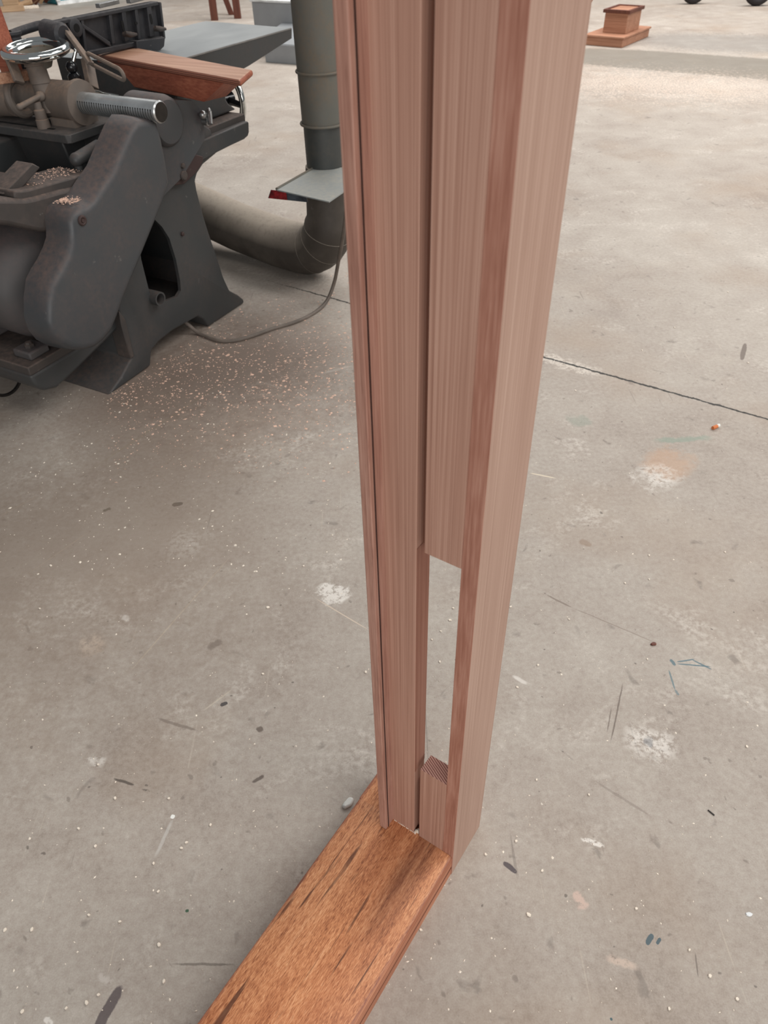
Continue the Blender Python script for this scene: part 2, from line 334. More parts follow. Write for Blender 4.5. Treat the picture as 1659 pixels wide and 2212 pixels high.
    segm(210, 1005, 575, 765, 0.006, srgb(156, 145, 118), 0.5, 0.6, 0.5)
    segm(556, 822, 610, 840, 0.006, srgb(206, 196, 184), 0.8, 0.4, 0.6)
    segm(698, 806, 760, 790, 0.01, srgb(204, 196, 186), 0.7, 0.5, 0.8)
    segm(440, 1535, 500, 1490, 0.003, srgb(196, 184, 168), 0.7, 0.5, 0.6)
    segm(340, 1552, 425, 1578, 0.005, srgb(104, 92, 84), 0.55, 0.5, 0.5)
    segm(372, 1090, 395, 1088, 0.012, srgb(58, 54, 50), 0.95, 0.2, 0.4)
    segm(222, 1104, 240, 1098, 0.010, srgb(66, 66, 54), 0.85, 0.3, 0.9)
    segm(476, 1524, 492, 1518, 0.007, srgb(66, 64, 66), 0.95, 0.2, 0.5)
    segm(545, 1690, 570, 1676, 0.006, srgb(84, 72, 66), 0.8, 0.4, 0.5)
    segm(556, 1578, 566, 1572, 0.010, srgb(90, 78, 70), 0.8, 0.4, 0.5)
    segm(450, 1402, 478, 1382, 0.013, srgb(98, 86, 78), 0.6, 0.5, 0.7)
    segm(245, 1682, 290, 1696, 0.004, srgb(74, 66, 60), 0.8, 0.4, 0.6)
    segm(305, 1702, 350, 1718, 0.004, srgb(74, 66, 60), 0.7, 0.5, 1.0, 0.5)
    segm(372, 1766, 374, 1762, 0.006, srgb(236, 236, 230), 0.95, 0.2, 0.3)
    segm(335, 1850, 373, 1772, 0.005, srgb(200, 196, 190), 0.5, 0.6, 0.6)
    segm(400, 1968, 408, 1966, 0.004, srgb(48, 84, 60), 0.9, 0.2, 0.5)
    segm(180, 1400, 220, 1385, 0.03, srgb(208, 186, 166), 0.5, 0.8, 1.0, 0.42)
    segm(370, 1160, 430, 1190, 0.05, W, 0.4, 0.8, 1.0, 0.42)
    segm(185, 1640, 225, 1650, 0.015, W, 0.5, 0.6, 1.0, 0.4)
    segm(95, 2200, 115, 2212, 0.006, W, 0.8, 0.4, 0.9, 0.4)
    segm(212, 2105, 240, 2125, 0.008, srgb(196, 188, 180), 0.6, 0.6, 0.9, 0.4)
    segm(378, 2082, 500, 2084, 0.003, srgb(96, 88, 80), 0.6, 0.5, 0.6)
    # brown wood dust ground into the slab, darkened with painted shade of the machine
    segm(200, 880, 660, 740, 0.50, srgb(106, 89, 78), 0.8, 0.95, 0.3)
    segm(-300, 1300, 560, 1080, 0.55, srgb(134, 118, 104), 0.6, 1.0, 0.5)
    s.rough(s.math('ADD', s.math('MULTIPLY', Mm, 0.35), 0.5))
    s.bump(s.math('ADD', s.math('MULTIPLY', F, 1.0), s.math('MULTIPLY', G, 0.4)), 0.14, 0.002)
    return s.color(c)
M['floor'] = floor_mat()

# ------------------------------------------------------------------ mesh helpers
def lerp(a, b, t): return a + (b - a) * t
class MB:
    """collects shapes into one mesh"""
    def __init__(s): s.v = []; s.f = []; s.mi = []; s.mats = []; s.cur = 0
    def mat(s, m):
        if m not in s.mats: s.mats.append(m)
        s.cur = s.mats.index(m); return s
    def add(s, vs, fs, idx=None):
        o = len(s.v); s.v += [tuple(v) for v in vs]
        for k, f in enumerate(fs): s.f.append([i + o for i in f]); s.mi.append(s.cur if idx is None else idx[k])
        return s
    def hexa(s, p):  # 8 points: bottom 4 ccw, top 4 ccw
        return s.add(p, [(3, 2, 1, 0), (4, 5, 6, 7), (0, 1, 5, 4), (1, 2, 6, 5), (2, 3, 7, 6), (3, 0, 4, 7)])
    def box(s, x0, x1, y0, y1, z0, z1):
        return s.hexa([(x0, y0, z0), (x1, y0, z0), (x1, y1, z0), (x0, y1, z0), (x0, y0, z1), (x1, y0, z1), (x1, y1, z1), (x0, y1, z1)])
    def prismx(s, prof, x0, x1, prof2=None):  # profile in (y,z), extruded along x; prof2 = outline at x1
        p2 = prof2 or prof; n = len(prof)
        vs = [(x0, a, b) for a, b in prof] + [(x1, a, b) for a, b in p2]
        fs = [tuple(range(n))[::-1], tuple(range(n, 2 * n))] + [(i, (i + 1) % n, n + (i + 1) % n, n + i) for i in range(n)]
        return s.add(vs, fs)
    def prismz(s, prof, z0, z1):
        n = len(prof); vs = [(a, b, z0) for a, b in prof] + [(a, b, z1) for a, b in prof]
        fs = [tuple(range(n))[::-1], tuple(range(n, 2 * n))] + [(i, (i + 1) % n, n + (i + 1) % n, n + i) for i in range(n)]
        return s.add(vs, fs)
    def tube(s, pts, rad, n=16, cap=True, closed=False):
        pts = [Vector(p) for p in pts]; N = len(pts)
        if not hasattr(rad, '__len__'): rad = [rad] * N
        rings = []; prev = None
        for i, p in enumerate(pts):
            if closed: t = pts[(i + 1) % N] - pts[i - 1]
            else: t = pts[min(i + 1, N - 1)] - pts[max(i - 1, 0)]
            t.normalize()
            if prev is None:
                a = t.cross(Vector((0, 0, 1)))
                if a.length < 0.05: a = t.cross(Vector((1, 0, 0)))
            else: a = prev - t * prev.dot(t)
            a.normalize(); prev = a; b = t.cross(a)
            rings.append([p + (a * math.cos(2 * math.pi * k / n) + b * math.sin(2 * math.pi * k / n)) * rad[i] for k in range(n)])
        vs = [v for r in rings for v in r]; fs = []
        M_ = N if closed else N - 1
        for i in range(M_):
            for k in range(n):
                j = (i + 1) % N
                fs.append((i * n + k, i * n + (k + 1) % n, j * n + (k + 1) % n, j * n + k))
        if cap and not closed:
            fs.append(tuple(range(n))[::-1]); fs.append(tuple(range((N - 1) * n, N * n)))
        return s.add(vs, fs)
    def cyl(s, a, b, r, n=24, r2=None): return s.tube([a, b], [r, r if r2 is None else r2], n)
    def lathe(s, base, axis, prof, n=24):  # prof: (dist along axis, radius)
        base = Vector(base); axis = Vector(axis).normalized()
        return s.tube_prof(base, axis, prof, n)
    def tube_prof(s, base, axis, prof, n):
        a = axis.cross(Vector((0, 0, 1)))
        if a.length < 0.05: a = axis.cross(Vector((1, 0, 0)))
        a.normalize(); b = axis.cross(a); vs = []; fs = []
        for d, r in prof:
            for k in range(n):
                an = 2 * math.pi * k / n
                vs.append(base + axis * d + (a * math.cos(an) + b * math.sin(an)) * max(r, 1e-5))
        for i in range(len(prof) - 1):
            for k in range(n): fs.append((i * n + k, i * n + (k + 1) % n, (i + 1) * n + (k + 1) % n, (i + 1) * n + k))
        if prof[0] != prof[-1]: fs.append(tuple(range(n))[::-1]); fs.append(tuple(range((len(prof) - 1) * n, len(prof) * n)))
        return s.add(vs, fs)
    def ball(s, c, r, n=16, sz=1.0):
        c = Vector(c); prof = [(-r * sz * math.cos(math.pi * i / 10), r * math.sin(math.pi * i / 10)) for i in range(11)]
        return s.tube_prof(c, Vector((0, 0, 1)), prof, n)
    def torus(s, c, R, r, axis=(0, 0, 1), n=48, m=14):
        c = Vector(c); axis = Vector(axis).normalized()
        a = axis.cross(Vector((1, 0, 0)));
        if a.length < 0.05: a = axis.cross(Vector((0, 1, 0)))
        a.normalize(); b = axis.cross(a)
        return s.tube([c + (a * math.cos(2 * math.pi * k / n) + b * math.sin(2 * math.pi * k / n)) * R for k in range(n)], r, m, closed=True)
    def build(s, name, mat=None, parent=None, bevel=0.0, smooth=True, segs=2, loc=None, angle=35):
        me = bpy.data.meshes.new(name); me.from_pydata([tuple(v) for v in s.v], [], s.f)
        if mat is not None and not s.mats: me.materials.append(M[mat] if isinstance(mat, str) else mat)
        else:
            for m in s.mats: me.materials.append(M[m])
            for p, i in zip(me.polygons, s.mi): p.material_index = i
        bm = bmesh.new(); bm.from_mesh(me); bmesh.ops.recalc_face_normals(bm, faces=bm.faces); bm.to_mesh(me); bm.free()
        if smooth:
            for p in me.polygons: p.use_smooth = True
            try: me.set_sharp_from_angle(angle=math.radians(angle))
            except Exception: pass
        o = bpy.data.objects.new(name, me); col.objects.link(o)
        if loc is not None: o.location = loc
        if parent is not None: o.parent = parent
        if bevel:
            b = o.modifiers.new('bevel', 'BEVEL'); b.width = bevel; b.segments = segs; b.limit_method = 'ANGLE'; b.angle_limit = math.radians(30)
            b.harden_normals = False
        return o
def tag(o, label=None, cat=None, group=None, kind=None):
    if label: o['label'] = label
    if cat: o['category'] = cat
    if group: o['group'] = group
    if kind: o['kind'] = kind
    return o
def empty(name, loc, rz=0.0, **kw):
    o = bpy.data.objects.new(name, None); col.objects.link(o); o.location = loc; o.rotation_euler = (0, 0, rz)
    o.empty_display_size = 0.1; tag(o, **kw); return o
def smooth_path(pts, n=8):
    pts = [Vector(p) for p in pts]; out = []
    for i in range(len(pts) - 1):
        p0 = pts[max(i - 1, 0)]; p1 = pts[i]; p2 = pts[i + 1]; p3 = pts[min(i + 2, len(pts) - 1)]
        for k in range(n):
            t = k / n
            out.append(0.5 * ((2 * p1) + (p2 - p0) * t + (2 * p0 - 5 * p1 + 4 * p2 - p3) * t * t + (3 * p1 - p0 - 3 * p2 + p3) * t ** 3))
    out.append(pts[-1]); return out

# ------------------------------------------------------------------ floor
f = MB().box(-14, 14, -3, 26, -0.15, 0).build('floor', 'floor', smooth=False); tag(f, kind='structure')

# ------------------------------------------------------------------ window frame: jamb and sill (one joined-up thing)
A = at(975.5, 1888.5)
FR = empty('window_frame', (A.x, A.y, 0), math.atan2(-0.5745, 0.8185),
           label='tall reddish timber box window frame, upright jamb joined to an orange sill on the floor', cat='window frame')
TOP = 1.95; SH = 0.0715
# sill: local x across, local y away from the viewer; rounded arris, drip rebate along the right edge
sill = MB()
def sill_prof(xr):  # (x,z) outline
    return [(-0.2055, 0.0), (xr, 0.0), (xr, 0.026), (xr - 0.006, 0.0265), (xr - 0.006, 0.0335), (xr, 0.034), (xr, SH - 0.006), (xr - 0.0015, SH - 0.0022),
            (xr - 0.005, SH), (-0.2020, SH), (-0.2045, SH - 0.0015), (-0.2055, SH - 0.005)]
pr = sill_prof(-0.0015); n = len(pr)
vs = [(a, -1.25, b) for a, b in pr] + [(a, -0.0003, b) for a, b in pr]
fs = [tuple(range(n)), tuple(range(n, 2 * n))[::-1]] + [(i, n + i, n + (i + 1) % n, (i + 1) % n) for i in range(n)]
for m_ in ('sill', 'sill_edge', 'sill_dark'): sill.mat(m_)
mi = [1, 1] + [0] * n
for i in (1, 5, 6): mi[2 + i] = 1
for i in (2, 3, 4): mi[2 + i] = 2
mi[2 + 11] = 1
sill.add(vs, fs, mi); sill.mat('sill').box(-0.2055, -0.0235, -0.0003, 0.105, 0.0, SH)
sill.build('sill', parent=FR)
# stile with the parting-bead groove and the cut-out pocket
GL, GR, LE, SL = -0.0827, -0.0717, -0.0225, -0.1305
PB, PT, TH = 0.3075, 0.7999, 0.031
st = MB().mat('stile')
st.box(SL, GL, 0, TH, SH, TOP)
st.build('pulley_stile', parent=FR, bevel=0.0006, smooth=False)
st = MB().mat('stile').box(GR, LE, 0, TH, PT, TOP)
st.build('stile_face', parent=FR, bevel=0.0005, smooth=False)
gb = MB().mat('groove_shade_wood').box(GL, GR, 0.014, TH, PT, TOP).box(GL, GR, 0.014, TH, SH, PB - 0.06)
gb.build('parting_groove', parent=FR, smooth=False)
MB().mat('pocket_wood').box(GL - 0.0004, GL + 0.0006, 0.0005, TH - 0.0005, PB - 0.02, PT).build('pocket_side', parent=FR, smooth=False)
b = MB(); b.mat('stile').mat('end_grain'); b.cur = 0
b.hexa([(GR, 0, SH), (LE, 0, SH), (LE, TH, SH), (GR, TH, SH), (GR, 0, PB), (LE, 0, PB), (LE, TH, PB), (GR + 0.0015, TH, PB)])
b.mi[1] = 1
b.build('pocket_block', parent=FR, smooth=False)
l = MB(); l.mat('lining').mat('lining_edge'); l.cur = 0
l.hexa([(LE, 0, 0.0), (0, 0, 0.0), (0, 0.1087, 0.0), (LE, 0.1087, 0.0), (LE, 0, TOP), (0, 0, TOP), (0, 0.1087, TOP), (LE, 0.1087, TOP)])
l.mi[2] = 1; l.mi[5] = 1
l.build('outer_lining', parent=FR, bevel=0.0007, smooth=False)
l = MB().mat('bead').box(-0.1427, -0.1285, -0.024, 0.1087, SH, TOP)
l.build('inner_lining', parent=FR, bevel=0.0016, segs=3, smooth=False)
q = MB().mat('pocket_wood').box(-0.1288, SL + 0.0002, -0.0150, TH, SH, TOP)
q.build('quirk_bead', parent=FR, bevel=0.0008, smooth=False)
q = MB().mat('gap_brown').box(-0.1286, -0.1277, -0.0172, -0.0154, SH, TOP)
q.build('joint_gap', parent=FR, smooth=False)
q = MB().mat('chip')
for i in range(16):
    x = lerp(-0.126, -0.084, i / 15) + random.uniform(-.001, .001); r = random.uniform(0.0006, 0.0013)
    q.box(x, x + random.uniform(0.001, 0.004), -0.0012, 0.0002, SH, SH + r)
q.box(-0.081, -0.0785, -0.002, 0.004, SH, SH + 0.009); q.box(-0.078, -0.0745, 0.002, 0.006, SH, SH + 0.012)
q.build('glue_bead', parent=FR, smooth=False)['label'] = 'thin line of dried pale glue squeezed out at the foot of the stile'

# ------------------------------------------------------------------ the jointer
J = empty('surface_planer', (MO.x, MO.y, 0), MROT,
          label='old dark grey cast iron surface planing machine with ribbed fence and belt cover', cat='planer')
def TT(pts, q=0.0): return [T(x, y, q) for x, y in pts]
# pedestal
prof = TT([(235, 855), (280, 823), (326, 790), (328, 757), (345, 737), (374, 714), (428, 684), (440, 690), (451, 706), (490, 680), (528, 655), (527, 647), (516, 638),
           (497, 628), (484, 600), (468, 550), (452, 503), (440, 465), (426, 410), (423, 390), (427, 375), (440, 355), (470, 330)])
prof = [(a, max(b, 0.0)) for a, b in prof]
prof += [(0.80, 0.70), (0.72, 0.76), (0.44, 0.76), (0.40, 0.62), (-0.02, 0.61), (0.10, 0.56), (0.155, 0.48), (0.17, 0.36)] + TT([(262, 700), (284, 775), (262, 815)])
ped = MB().prismx(prof, -0.50, 0.0).build('pedestal', 'cast', J, bevel=0.012, segs=3)
# opening in the pedestal, cut as a real recess
cut = MB().prismx(TT([(330, 470), (350, 490), (366, 515), (380, 560), (389, 605), (391, 628), (383, 641), (364, 648), (348, 656), (330, 655), (322, 628), (305, 560), (300, 520)]), -0.42, 0.05).build('cutter', 'hole', None, smooth=False)
cut.parent = J
cav = MB().prismx([(0.24, 0.13), (0.46, 0.16), (0.60, 0.16), (0.66, 0.22), (0.61, 0.45), (0.60, 0.68), (0.46, 0.70), (0.25, 0.52)], -0.46, -0.014).build('cavity', 'hole', None, smooth=False)
cav.parent = J
bmod = ped.modifiers.new('cavity', 'BOOLEAN'); bmod.operation = 'DIFFERENCE'; bmod.object = cav; bmod.solver = 'EXACT'
bmod = ped.modifiers.new('opening', 'BOOLEAN'); bmod.operation = 'DIFFERENCE'; bmod.object = cut; bmod.solver = 'EXACT'
dg = bpy.context.evaluated_depsgraph_get(); dg.update()
me2 = bpy.data.meshes.new_from_object(ped.evaluated_get(dg)); ped.modifiers.clear(); ped.data = me2
bpy.data.objects.remove(cut, do_unlink=True); bpy.data.objects.remove(cav, do_unlink=True)
for p in me2.polygons: p.use_smooth = True
me2.set_sharp_from_angle(angle=math.radians(35))
MB().lathe((-0.10, 0.80, 0.0), (0, 0, 1), [(0, 0.06), (0.02, 0.058), (0.03, 0.045)], 24).build('foot_lug', 'cast', J)
# pipe stub in the opening
stub = MB(); c0 = T(347, 646, 0.03)
stub.tube([(-0.25, c0[0] - 0.0, c0[1] - 0.0), (0.03, c0[0], c0[1])], 0.026, 20, cap=False); stub.tube([(-0.25, c0[0], c0[1]), (0.03, c0[0], c0[1])], 0.020, 20, cap=False)
n = 20; o0 = len(stub.v)
vs = []
for r in (0.026, 0.020):
    for k in range(n): vs.append((0.03, c0[0] + r * math.cos(2 * math.pi * k / n), c0[1] + r * math.sin(2 * math.pi * k / n)))
stub.add(vs, [(k, (k + 1) % n, n + (k + 1) % n, n + k) for k in range(n)]).build('conduit_stub', 'cast', J)
# end flange rib of the near foot
MB().prismx(TT([(258, 672), (272, 690), (291, 770), (283, 776), (262, 700)], 0.004), -0.06, 0.004).build('foot_rib', 'cast_brown', J, bevel=0.004)
# ways (right): two stepped ledges, then the knee
MB().prismx(TT([(395, 322), (419, 311), (476, 287), (535.5, 262), (538, 265), (538.5, 286), (536, 294), (528, 301), (500, 314), (470, 329), (430, 352), (395, 352)], 0.01), -0.46, 0.01).build('lower_slideway', 'cast', J, bevel=0.006, segs=3)
MB().prismx(TT([(415, 290), (443, 277.6), (529, 245), (531, 262), (480, 290), (415, 318)], -0.015), -0.46, -0.015).build('upper_slideway', 'cast_brown', J, bevel=0.004)
MB().prismx(TT([(380, 300), (452, 260), (512, 236.5), (494, 223), (489, 215), (488, 150), (380, 150)], -0.07), -0.46, -0.07).build('table_knee', 'cast', J, bevel=0.008)
# clamp lever on the ways
k = MB(); a = T(440, 262, 0.03); k.cyl((-0.05, a[0], a[1]), (0.05, a[0], a[1]), 0.013, 12); a2 = T(446, 238, 0.04); a3 = T(452, 268, 0.06)
k.tube(smooth_path([(0.045, *a), (0.05, *a2), (0.065, *a3)]), 0.009, 10); k.ball((0.045, *T(438, 248, 0.045)), 0.014)
k.build('clamp_lever', 'steel', J)
# rust-coloured lifting link with bolts
MB().prismx(TT([(350, 392), (360, 403), (398, 398), (424, 374), (438, 352), (440, 338), (415, 332), (385, 348)], 0.022), 0.0, 0.022).build('lifting_link', 'rust', J, bevel=0.003)
for (x, y, r) in ((399, 359, 0.010), (401, 380, 0.017), (360, 393, 0.009)):
    a = T(x, y, 0.04); k = MB(); k.lathe((0.02, *a), (1, 0, 0), [(0, r), (0.014, r), (0.018, r * 0.8), (0.019, r * 0.3)], 6 if r < 0.015 else 12)
    k.build('bolt', 'cast_brown', J, smooth=False)
a = T(393, 505, 0.0); MB().lathe((0.0, *a), (1, 0, 0), [(0, 0.008), (0.006, 0.008), (0.008, 0.004)], 6).build('bolt', 'rust', J, smooth=False)
# infeed table
tz = 0.893; p1 = T(630.5, 83, -0.2); p2 = T(537, 143, -0.2)
t = MB(); t.mat('cast'); t.mat('tabletop'); t.cur = 0
pf = [(0.80, tz), (0.80, 0.80), (0.95, 0.76), p2, p1, (1.69, tz - 0.004), (1.687, tz)]
t.prismx(pf, -0.2, -0.716, [(a + (0.045 if a > 1.2 else 0), b) for a, b in pf]); t.mi[2 + 6] = 1
t.build('infeed_table', parent=J, bevel=0.002)
MB().prismx([(0.81, tz + 0.0005), (1.686, tz + 0.0005), (1.686, tz - 0.004), (0.81, tz - 0.004)], -0.1985, -0.206).build('table_lip', 'steel', J)
# far handwheel under the table
hw = MB(); hp = T(493, 224, -0.33); ctr = Vector((-0.36, T(488, 215, -0.36)[0] , T(488, 215, -0.36)[1]))
ax = (0.25, 1, 0)
hw.torus(ctr, 0.118, 0.012, ax, 40, 12)
hand = hw.build('handwheel_rim', 'chrome', J)
sp = MB(); axv = Vector(ax).normalized(); aa = axv.cross(Vector((0, 0, 1))).normalized(); bb = axv.cross(aa)
for kk in range(3):
    an = 2 * math.pi * kk / 3 + 0.1
    sp.tube([ctr, ctr + (aa * math.cos(an) + bb * math.sin(an)) * 0.112], [0.018, 0.012], 8)
sp.torus(ctr, 0.108, 0.010, ax, 40, 8); sp.lathe(ctr - axv * 0.03, ax, [(0, 0.03), (0.06, 0.03)])
sp.build('handwheel_spokes', 'blackknob', J)
# pulley housing and belt cover
c1 = T(368, 264, 0.05); k = MB(); k.lathe((-0.1, c1[0] - 0.0, c1[1]), (1, 0, 0), [(0, 0.084), (0.12, 0.082), (0.140, 0.076), (0.148, 0.066)], 48)
k.prismx(TT([(300, 330), (300, 250), (330, 215), (400, 215), (425, 240), (428, 300), (410, 330), (380, 380), (340, 420)], 0.0), -0.1, 0.03)
k.build('pulley_housing', 'cast_cover', J)
front = [(296, 262), (338, 262), (350, 300), (360, 350), (366, 395), (352, 440), (336, 480), (304, 559), (271, 637), (255, 683), (243, 712), (225, 735), (205, 750), (180, 756), (155, 753), (132, 741), (117, 722), (109, 695),
         (109, 655), (114, 618), (124, 598), (137, 577), (150, 550), (158, 525), (158, 500), (155, 482), (160, 462), (172, 452), (190, 446), (204, 433), (218, 410), (244, 372), (266, 320), (282, 283)]
back_c = T(220, 560, 0.0)
fr_ = TT(front, 0.10)
cc = (sum(a for a, b in fr_) / len(fr_), sum(b for a, b in fr_) / len(fr_))
def inset(pr_, d):
    out = []; n = len(pr_)
    for i in range(n):
        a = Vector(pr_[i - 1]); b = Vector(pr_[i]); c_ = Vector(pr_[(i + 1) % n])
        t1 = (b - a).normalized(); t2 = (c_ - b).normalized(); t_ = (t1 + t2).normalized(); nn = Vector((t_.y, -t_.x))
        out.append(tuple(b + nn * d))
    return out
area2 = sum(fr_[i - 1][0] * fr_[i][1] - fr_[i][0] * fr_[i - 1][1] for i in range(len(fr_)))
sg = -1 if area2 > 0 else 1   # inset direction sign
n = len(fr_); cov = MB()
rings = [(0.0, -0.012), (0.05, -0.009), (0.082, -0.004), (0.094, 0.001), (0.100, 0.010), (0.102, 0.022)]
for x, d in rings:
    cov.v += [(x, a, b) for a, b in inset(fr_, sg * d)]
for i in range(len(rings) - 1):
    for k_ in range(n): cov.f.append([i * n + k_, i * n + (k_ + 1) % n, (i + 1) * n + (k_ + 1) % n, (i + 1) * n + k_]); cov.mi.append(0)
cov.f.append(list(range(n))); cov.mi.append(0); cov.f.append(list(range((len(rings) - 1) * n, len(rings) * n))); cov.mi.append(0)
cov.build('belt_cover', 'cast_cover', J, angle=50)
for (x, y) in ((176, 476),):
    a = T(x, y, 0.1); k = MB(); k.torus((0.103, *a), 0.011, 0.005, (1, 0, 0), 18, 8); k.lathe((0.09, *a), (1, 0, 0), [(0, 0.008), (0.018, 0.006)], 8)
    k.build('bolt', 'rust', J)
# sawdust on the cover shoulder and ledges
def sprinkle(name, fn, n_, mat, parent, size=(0.001, 0.003), label=None):
    m_ = MB()
    for i in range(n_):
        p = Vector(fn()); a = random.uniform(0, 6.28); l_ = random.uniform(*size); w_ = l_ * random.uniform(0.3, 0.9)
        d = Vector((math.cos(a), math.sin(a), 0)) * l_; e = Vector((-math.sin(a), math.cos(a), 0)) * w_; h = Vector((0, 0, random.uniform(0.0006, 0.0014)))
        m_.add([p - d - e, p + d - e * .6, p + d * .8 + e, p - d + e * .8, p - d - e + h, p + d - e * .6 + h, p + d * .8 + e + h, p - d + e * .8 + h],
               [(3, 2, 1, 0), (4, 5, 6, 7), (0, 1, 5, 4), (1, 2, 6, 5), (2, 3, 7, 6), (3, 0, 4, 7)])
    o = m_.build(name, mat, parent, smooth=False); o['kind'] = 'stuff'
    if label: o['label'] = label
    return o
sprinkle('sawdust', lambda: (random.uniform(0.02, 0.085), T(165, 452, 0.1)[0] + random.gauss(0.018, 0.014), T(165, 452, 0.1)[1] + 0.013), 160, 'chip_red', J, (0.0012, 0.003))
# left ledges (mirror of the ways), motor, platform
MB().prismx(TT([(180, 400), (130, 410), (75, 425), (55, 429), (30, 429), (-60, 428), (-60, 480), (20, 488), (85, 502), (130, 502), (180, 470)], 0.0), -0.40, 0.0).build('lower_slideway', 'cast_brown', J, bevel=0.014, segs=3)
MB().prismx(TT([(200, 372), (150, 385), (60, 410), (45, 412), (30, 412), (32, 430), (60, 440), (190, 410)], -0.01), -0.16, -0.01).build('upper_slideway', 'cast_brown', J, bevel=0.006, segs=3)
sprinkle('sawdust', lambda: (lambda q_, t_: (q_, lerp(T(75, 408, -0.01)[0], T(185, 372, -0.01)[0], t_), lerp(T(75, 408, -0.01)[1], T(185, 372, -0.01)[1], t_) + 0.003))(random.uniform(-0.13, -0.02), random.random() ** 0.6), 150, 'chip_red', J, (0.001, 0.0025))
mc = T(112, 612, -0.06); mot = MB()
R_ = 0.185
mot.lathe((-0.62, mc[0], mc[1]), (1, 0, 0), [(0, 0.12), (0.03, 0.165), (0.06, R_), (0.40, R_), (0.405, R_ - 0.004), (0.41, R_), (0.50, R_), (0.53, R_ - 0.012), (0.56, R_ - 0.05), (0.57, 0.06)], 56)
mot.build('motor', 'motor', J)
k = MB(); a = T(58, 590, -0.05); k.torus((-0.095, *a), 0.014, 0.005, (1, 0, 0), 16, 8); k.build('lifting_eye', 'rust', J)
# vent grille on the motor side: plate with holes
k = MB(); g0 = Vector((-0.36, mc[0] - 0.10, mc[1] - 0.158))
k.box(-0.42, -0.24, mc[0] - 0.172, mc[0] - 0.09, mc[1] - 0.165, mc[1] - 0.10); k.build('vent_housing', 'motor', J, bevel=0.004)
k = MB()
for i in range(8):
    for j in range(5):
        k.cyl((-0.405 + i * 0.02, mc[0] - 0.171, mc[1] - 0.155 + j * 0.011), (-0.405 + i * 0.02, mc[0] - 0.1726, mc[1] - 0.155 + j * 0.011), 0.004, 8)
k.build('vent_holes', 'hole', J, smooth=False)
# motor platform: slotted slab on a rounded carrier
pz = T(62, 795, -0.02)[1]
def Z(x, y, z): q_, p_ = Hq(x, y, z); return (q_, p_)
pl_ = [Z(60, 795, pz), Z(128, 757, pz)]
q0 = pl_[0][0]; pA = pl_[0][1]
MB().box(-0.75, q0, pA, pA + 0.33, pz - 0.03, pz).build('motor_platform', 'cast_brown', J, bevel=0.004)
MB().box(q0 - 0.10, q0 - 0.02, pA + 0.035, pA + 0.115, pz, pz + 0.028).build('motor_foot', 'motor', J, bevel=0.006)
MB().lathe((q0 - 0.055, pA + 0.07, pz + 0.028), (0, 0, 1), [(0, 0.016), (0.010, 0.016), (0.011, 0.011), (0.018, 0.010)], 6).build('bolt', 'cast_brown', J, smooth=False)
k = MB(); k.cyl((-0.7, pA + 0.03, pz - 0.03), (q0 - 0.005, pA + 0.03, pz - 0.03), 0.001, 8)
cpf = [(pA + 0.0, pz - 0.03), (pA + 0.005, pz - 0.075), (pA + 0.03, pz - 0.105), (pA + 0.08, pz - 0.12), (pA + 0.18, pz - 0.10), (pA + 0.40, pz - 0.05), (pA + 0.45, pz + 0.02), (pA + 0.33, pz - 0.03)]
k = MB(); k.prismx(cpf, -0.72, q0 - 0.004); k.build('platform_carrier', 'cast', J, bevel=0.012, segs=3)
MB().torus((q0 - 0.20, pA + 0.035, pz - 0.09), 0.075, 0.006, (1, 0.1, 0), 32, 8).build('carrier_ring', 'blacksteel', J)

MB().prismx([(-0.35, 0.42), (0.36, 0.42), (0.36, 0.74), (-0.35, 0.74)], -0.95, -0.48).build('bed_casting', 'cast', J, bevel=0.01)
# fence bracket plate and wedge
pc = Hq(140, 292, 0.776); q_c, p_c = pc
MB().prismz([(q_c, p_c), (q_c + 0.012, p_c + 0.012), (q_c + 0.012, p_c + 0.36), (-0.95, p_c + 0.36), (-0.95, p_c), (q_c - 0.02, p_c)], 0.748, 0.776).build('bracket_plate', 'carriage_dark', J, bevel=0.003)
MB().box(-0.93, q_c - 0.09, p_c + 0.035, p_c + 0.045, 0.7763, 0.7775).build('plate_slot', 'hole', J)
MB().prismx([(p_c + 0.03, 0.744), (p_c + 0.34, 0.744), (p_c + 0.30, 0.60), (p_c + 0.12, 0.58), (p_c + 0.05, 0.62)], -0.9, q_c - 0.06).build('bracket_wedge', 'cast', J, bevel=0.006)
MB().prismx(TT([(5, 420), (70, 352), (88, 362), (30, 428)], -0.05), -0.12, -0.05).build('brace', 'cast_brown', J, bevel=0.004)
k = MB(); a = T(165, 345, -0.06); b_ = T(215, 318, -0.06); k.tube([(-0.06, *a), (-0.06, *b_)], [0.020, 0.024], 14); k.ball((-0.06, *a), 0.021); c_ = T(178, 372, -0.05); k.cyl((-0.06, *a), (-0.06, *c_), 0.012)
k.build('eccentric_lever', 'cast', J)
# carriage
RP, RZ_ = 0.434, 0.843
k = MB(); k.lathe((-0.66, RP, RZ_), (1, 0, 0), [(0, 0.050), (0.10, 0.056), (0.30, 0.060), (0.40, 0.062), (0.425, 0.070), (0.44, 0.068), (0.442, 0.045)], 36)
k.box(-0.34, -0.23, RP - 0.055, RP + 0.055, 0.776, 0.80)
k.build('fence_carriage', 'carriage', J)
k = MB(); k.lathe((-0.72, RP - 0.03, RZ_ - 0.015), (1, 0, 0), [(0, 0.04), (0.02, 0.066), (0.06, 0.070), (0.10, 0.066), (0.12, 0.05), (0.20, 0.045)], 30)
k.build('carriage_flange', 'carriage', J)
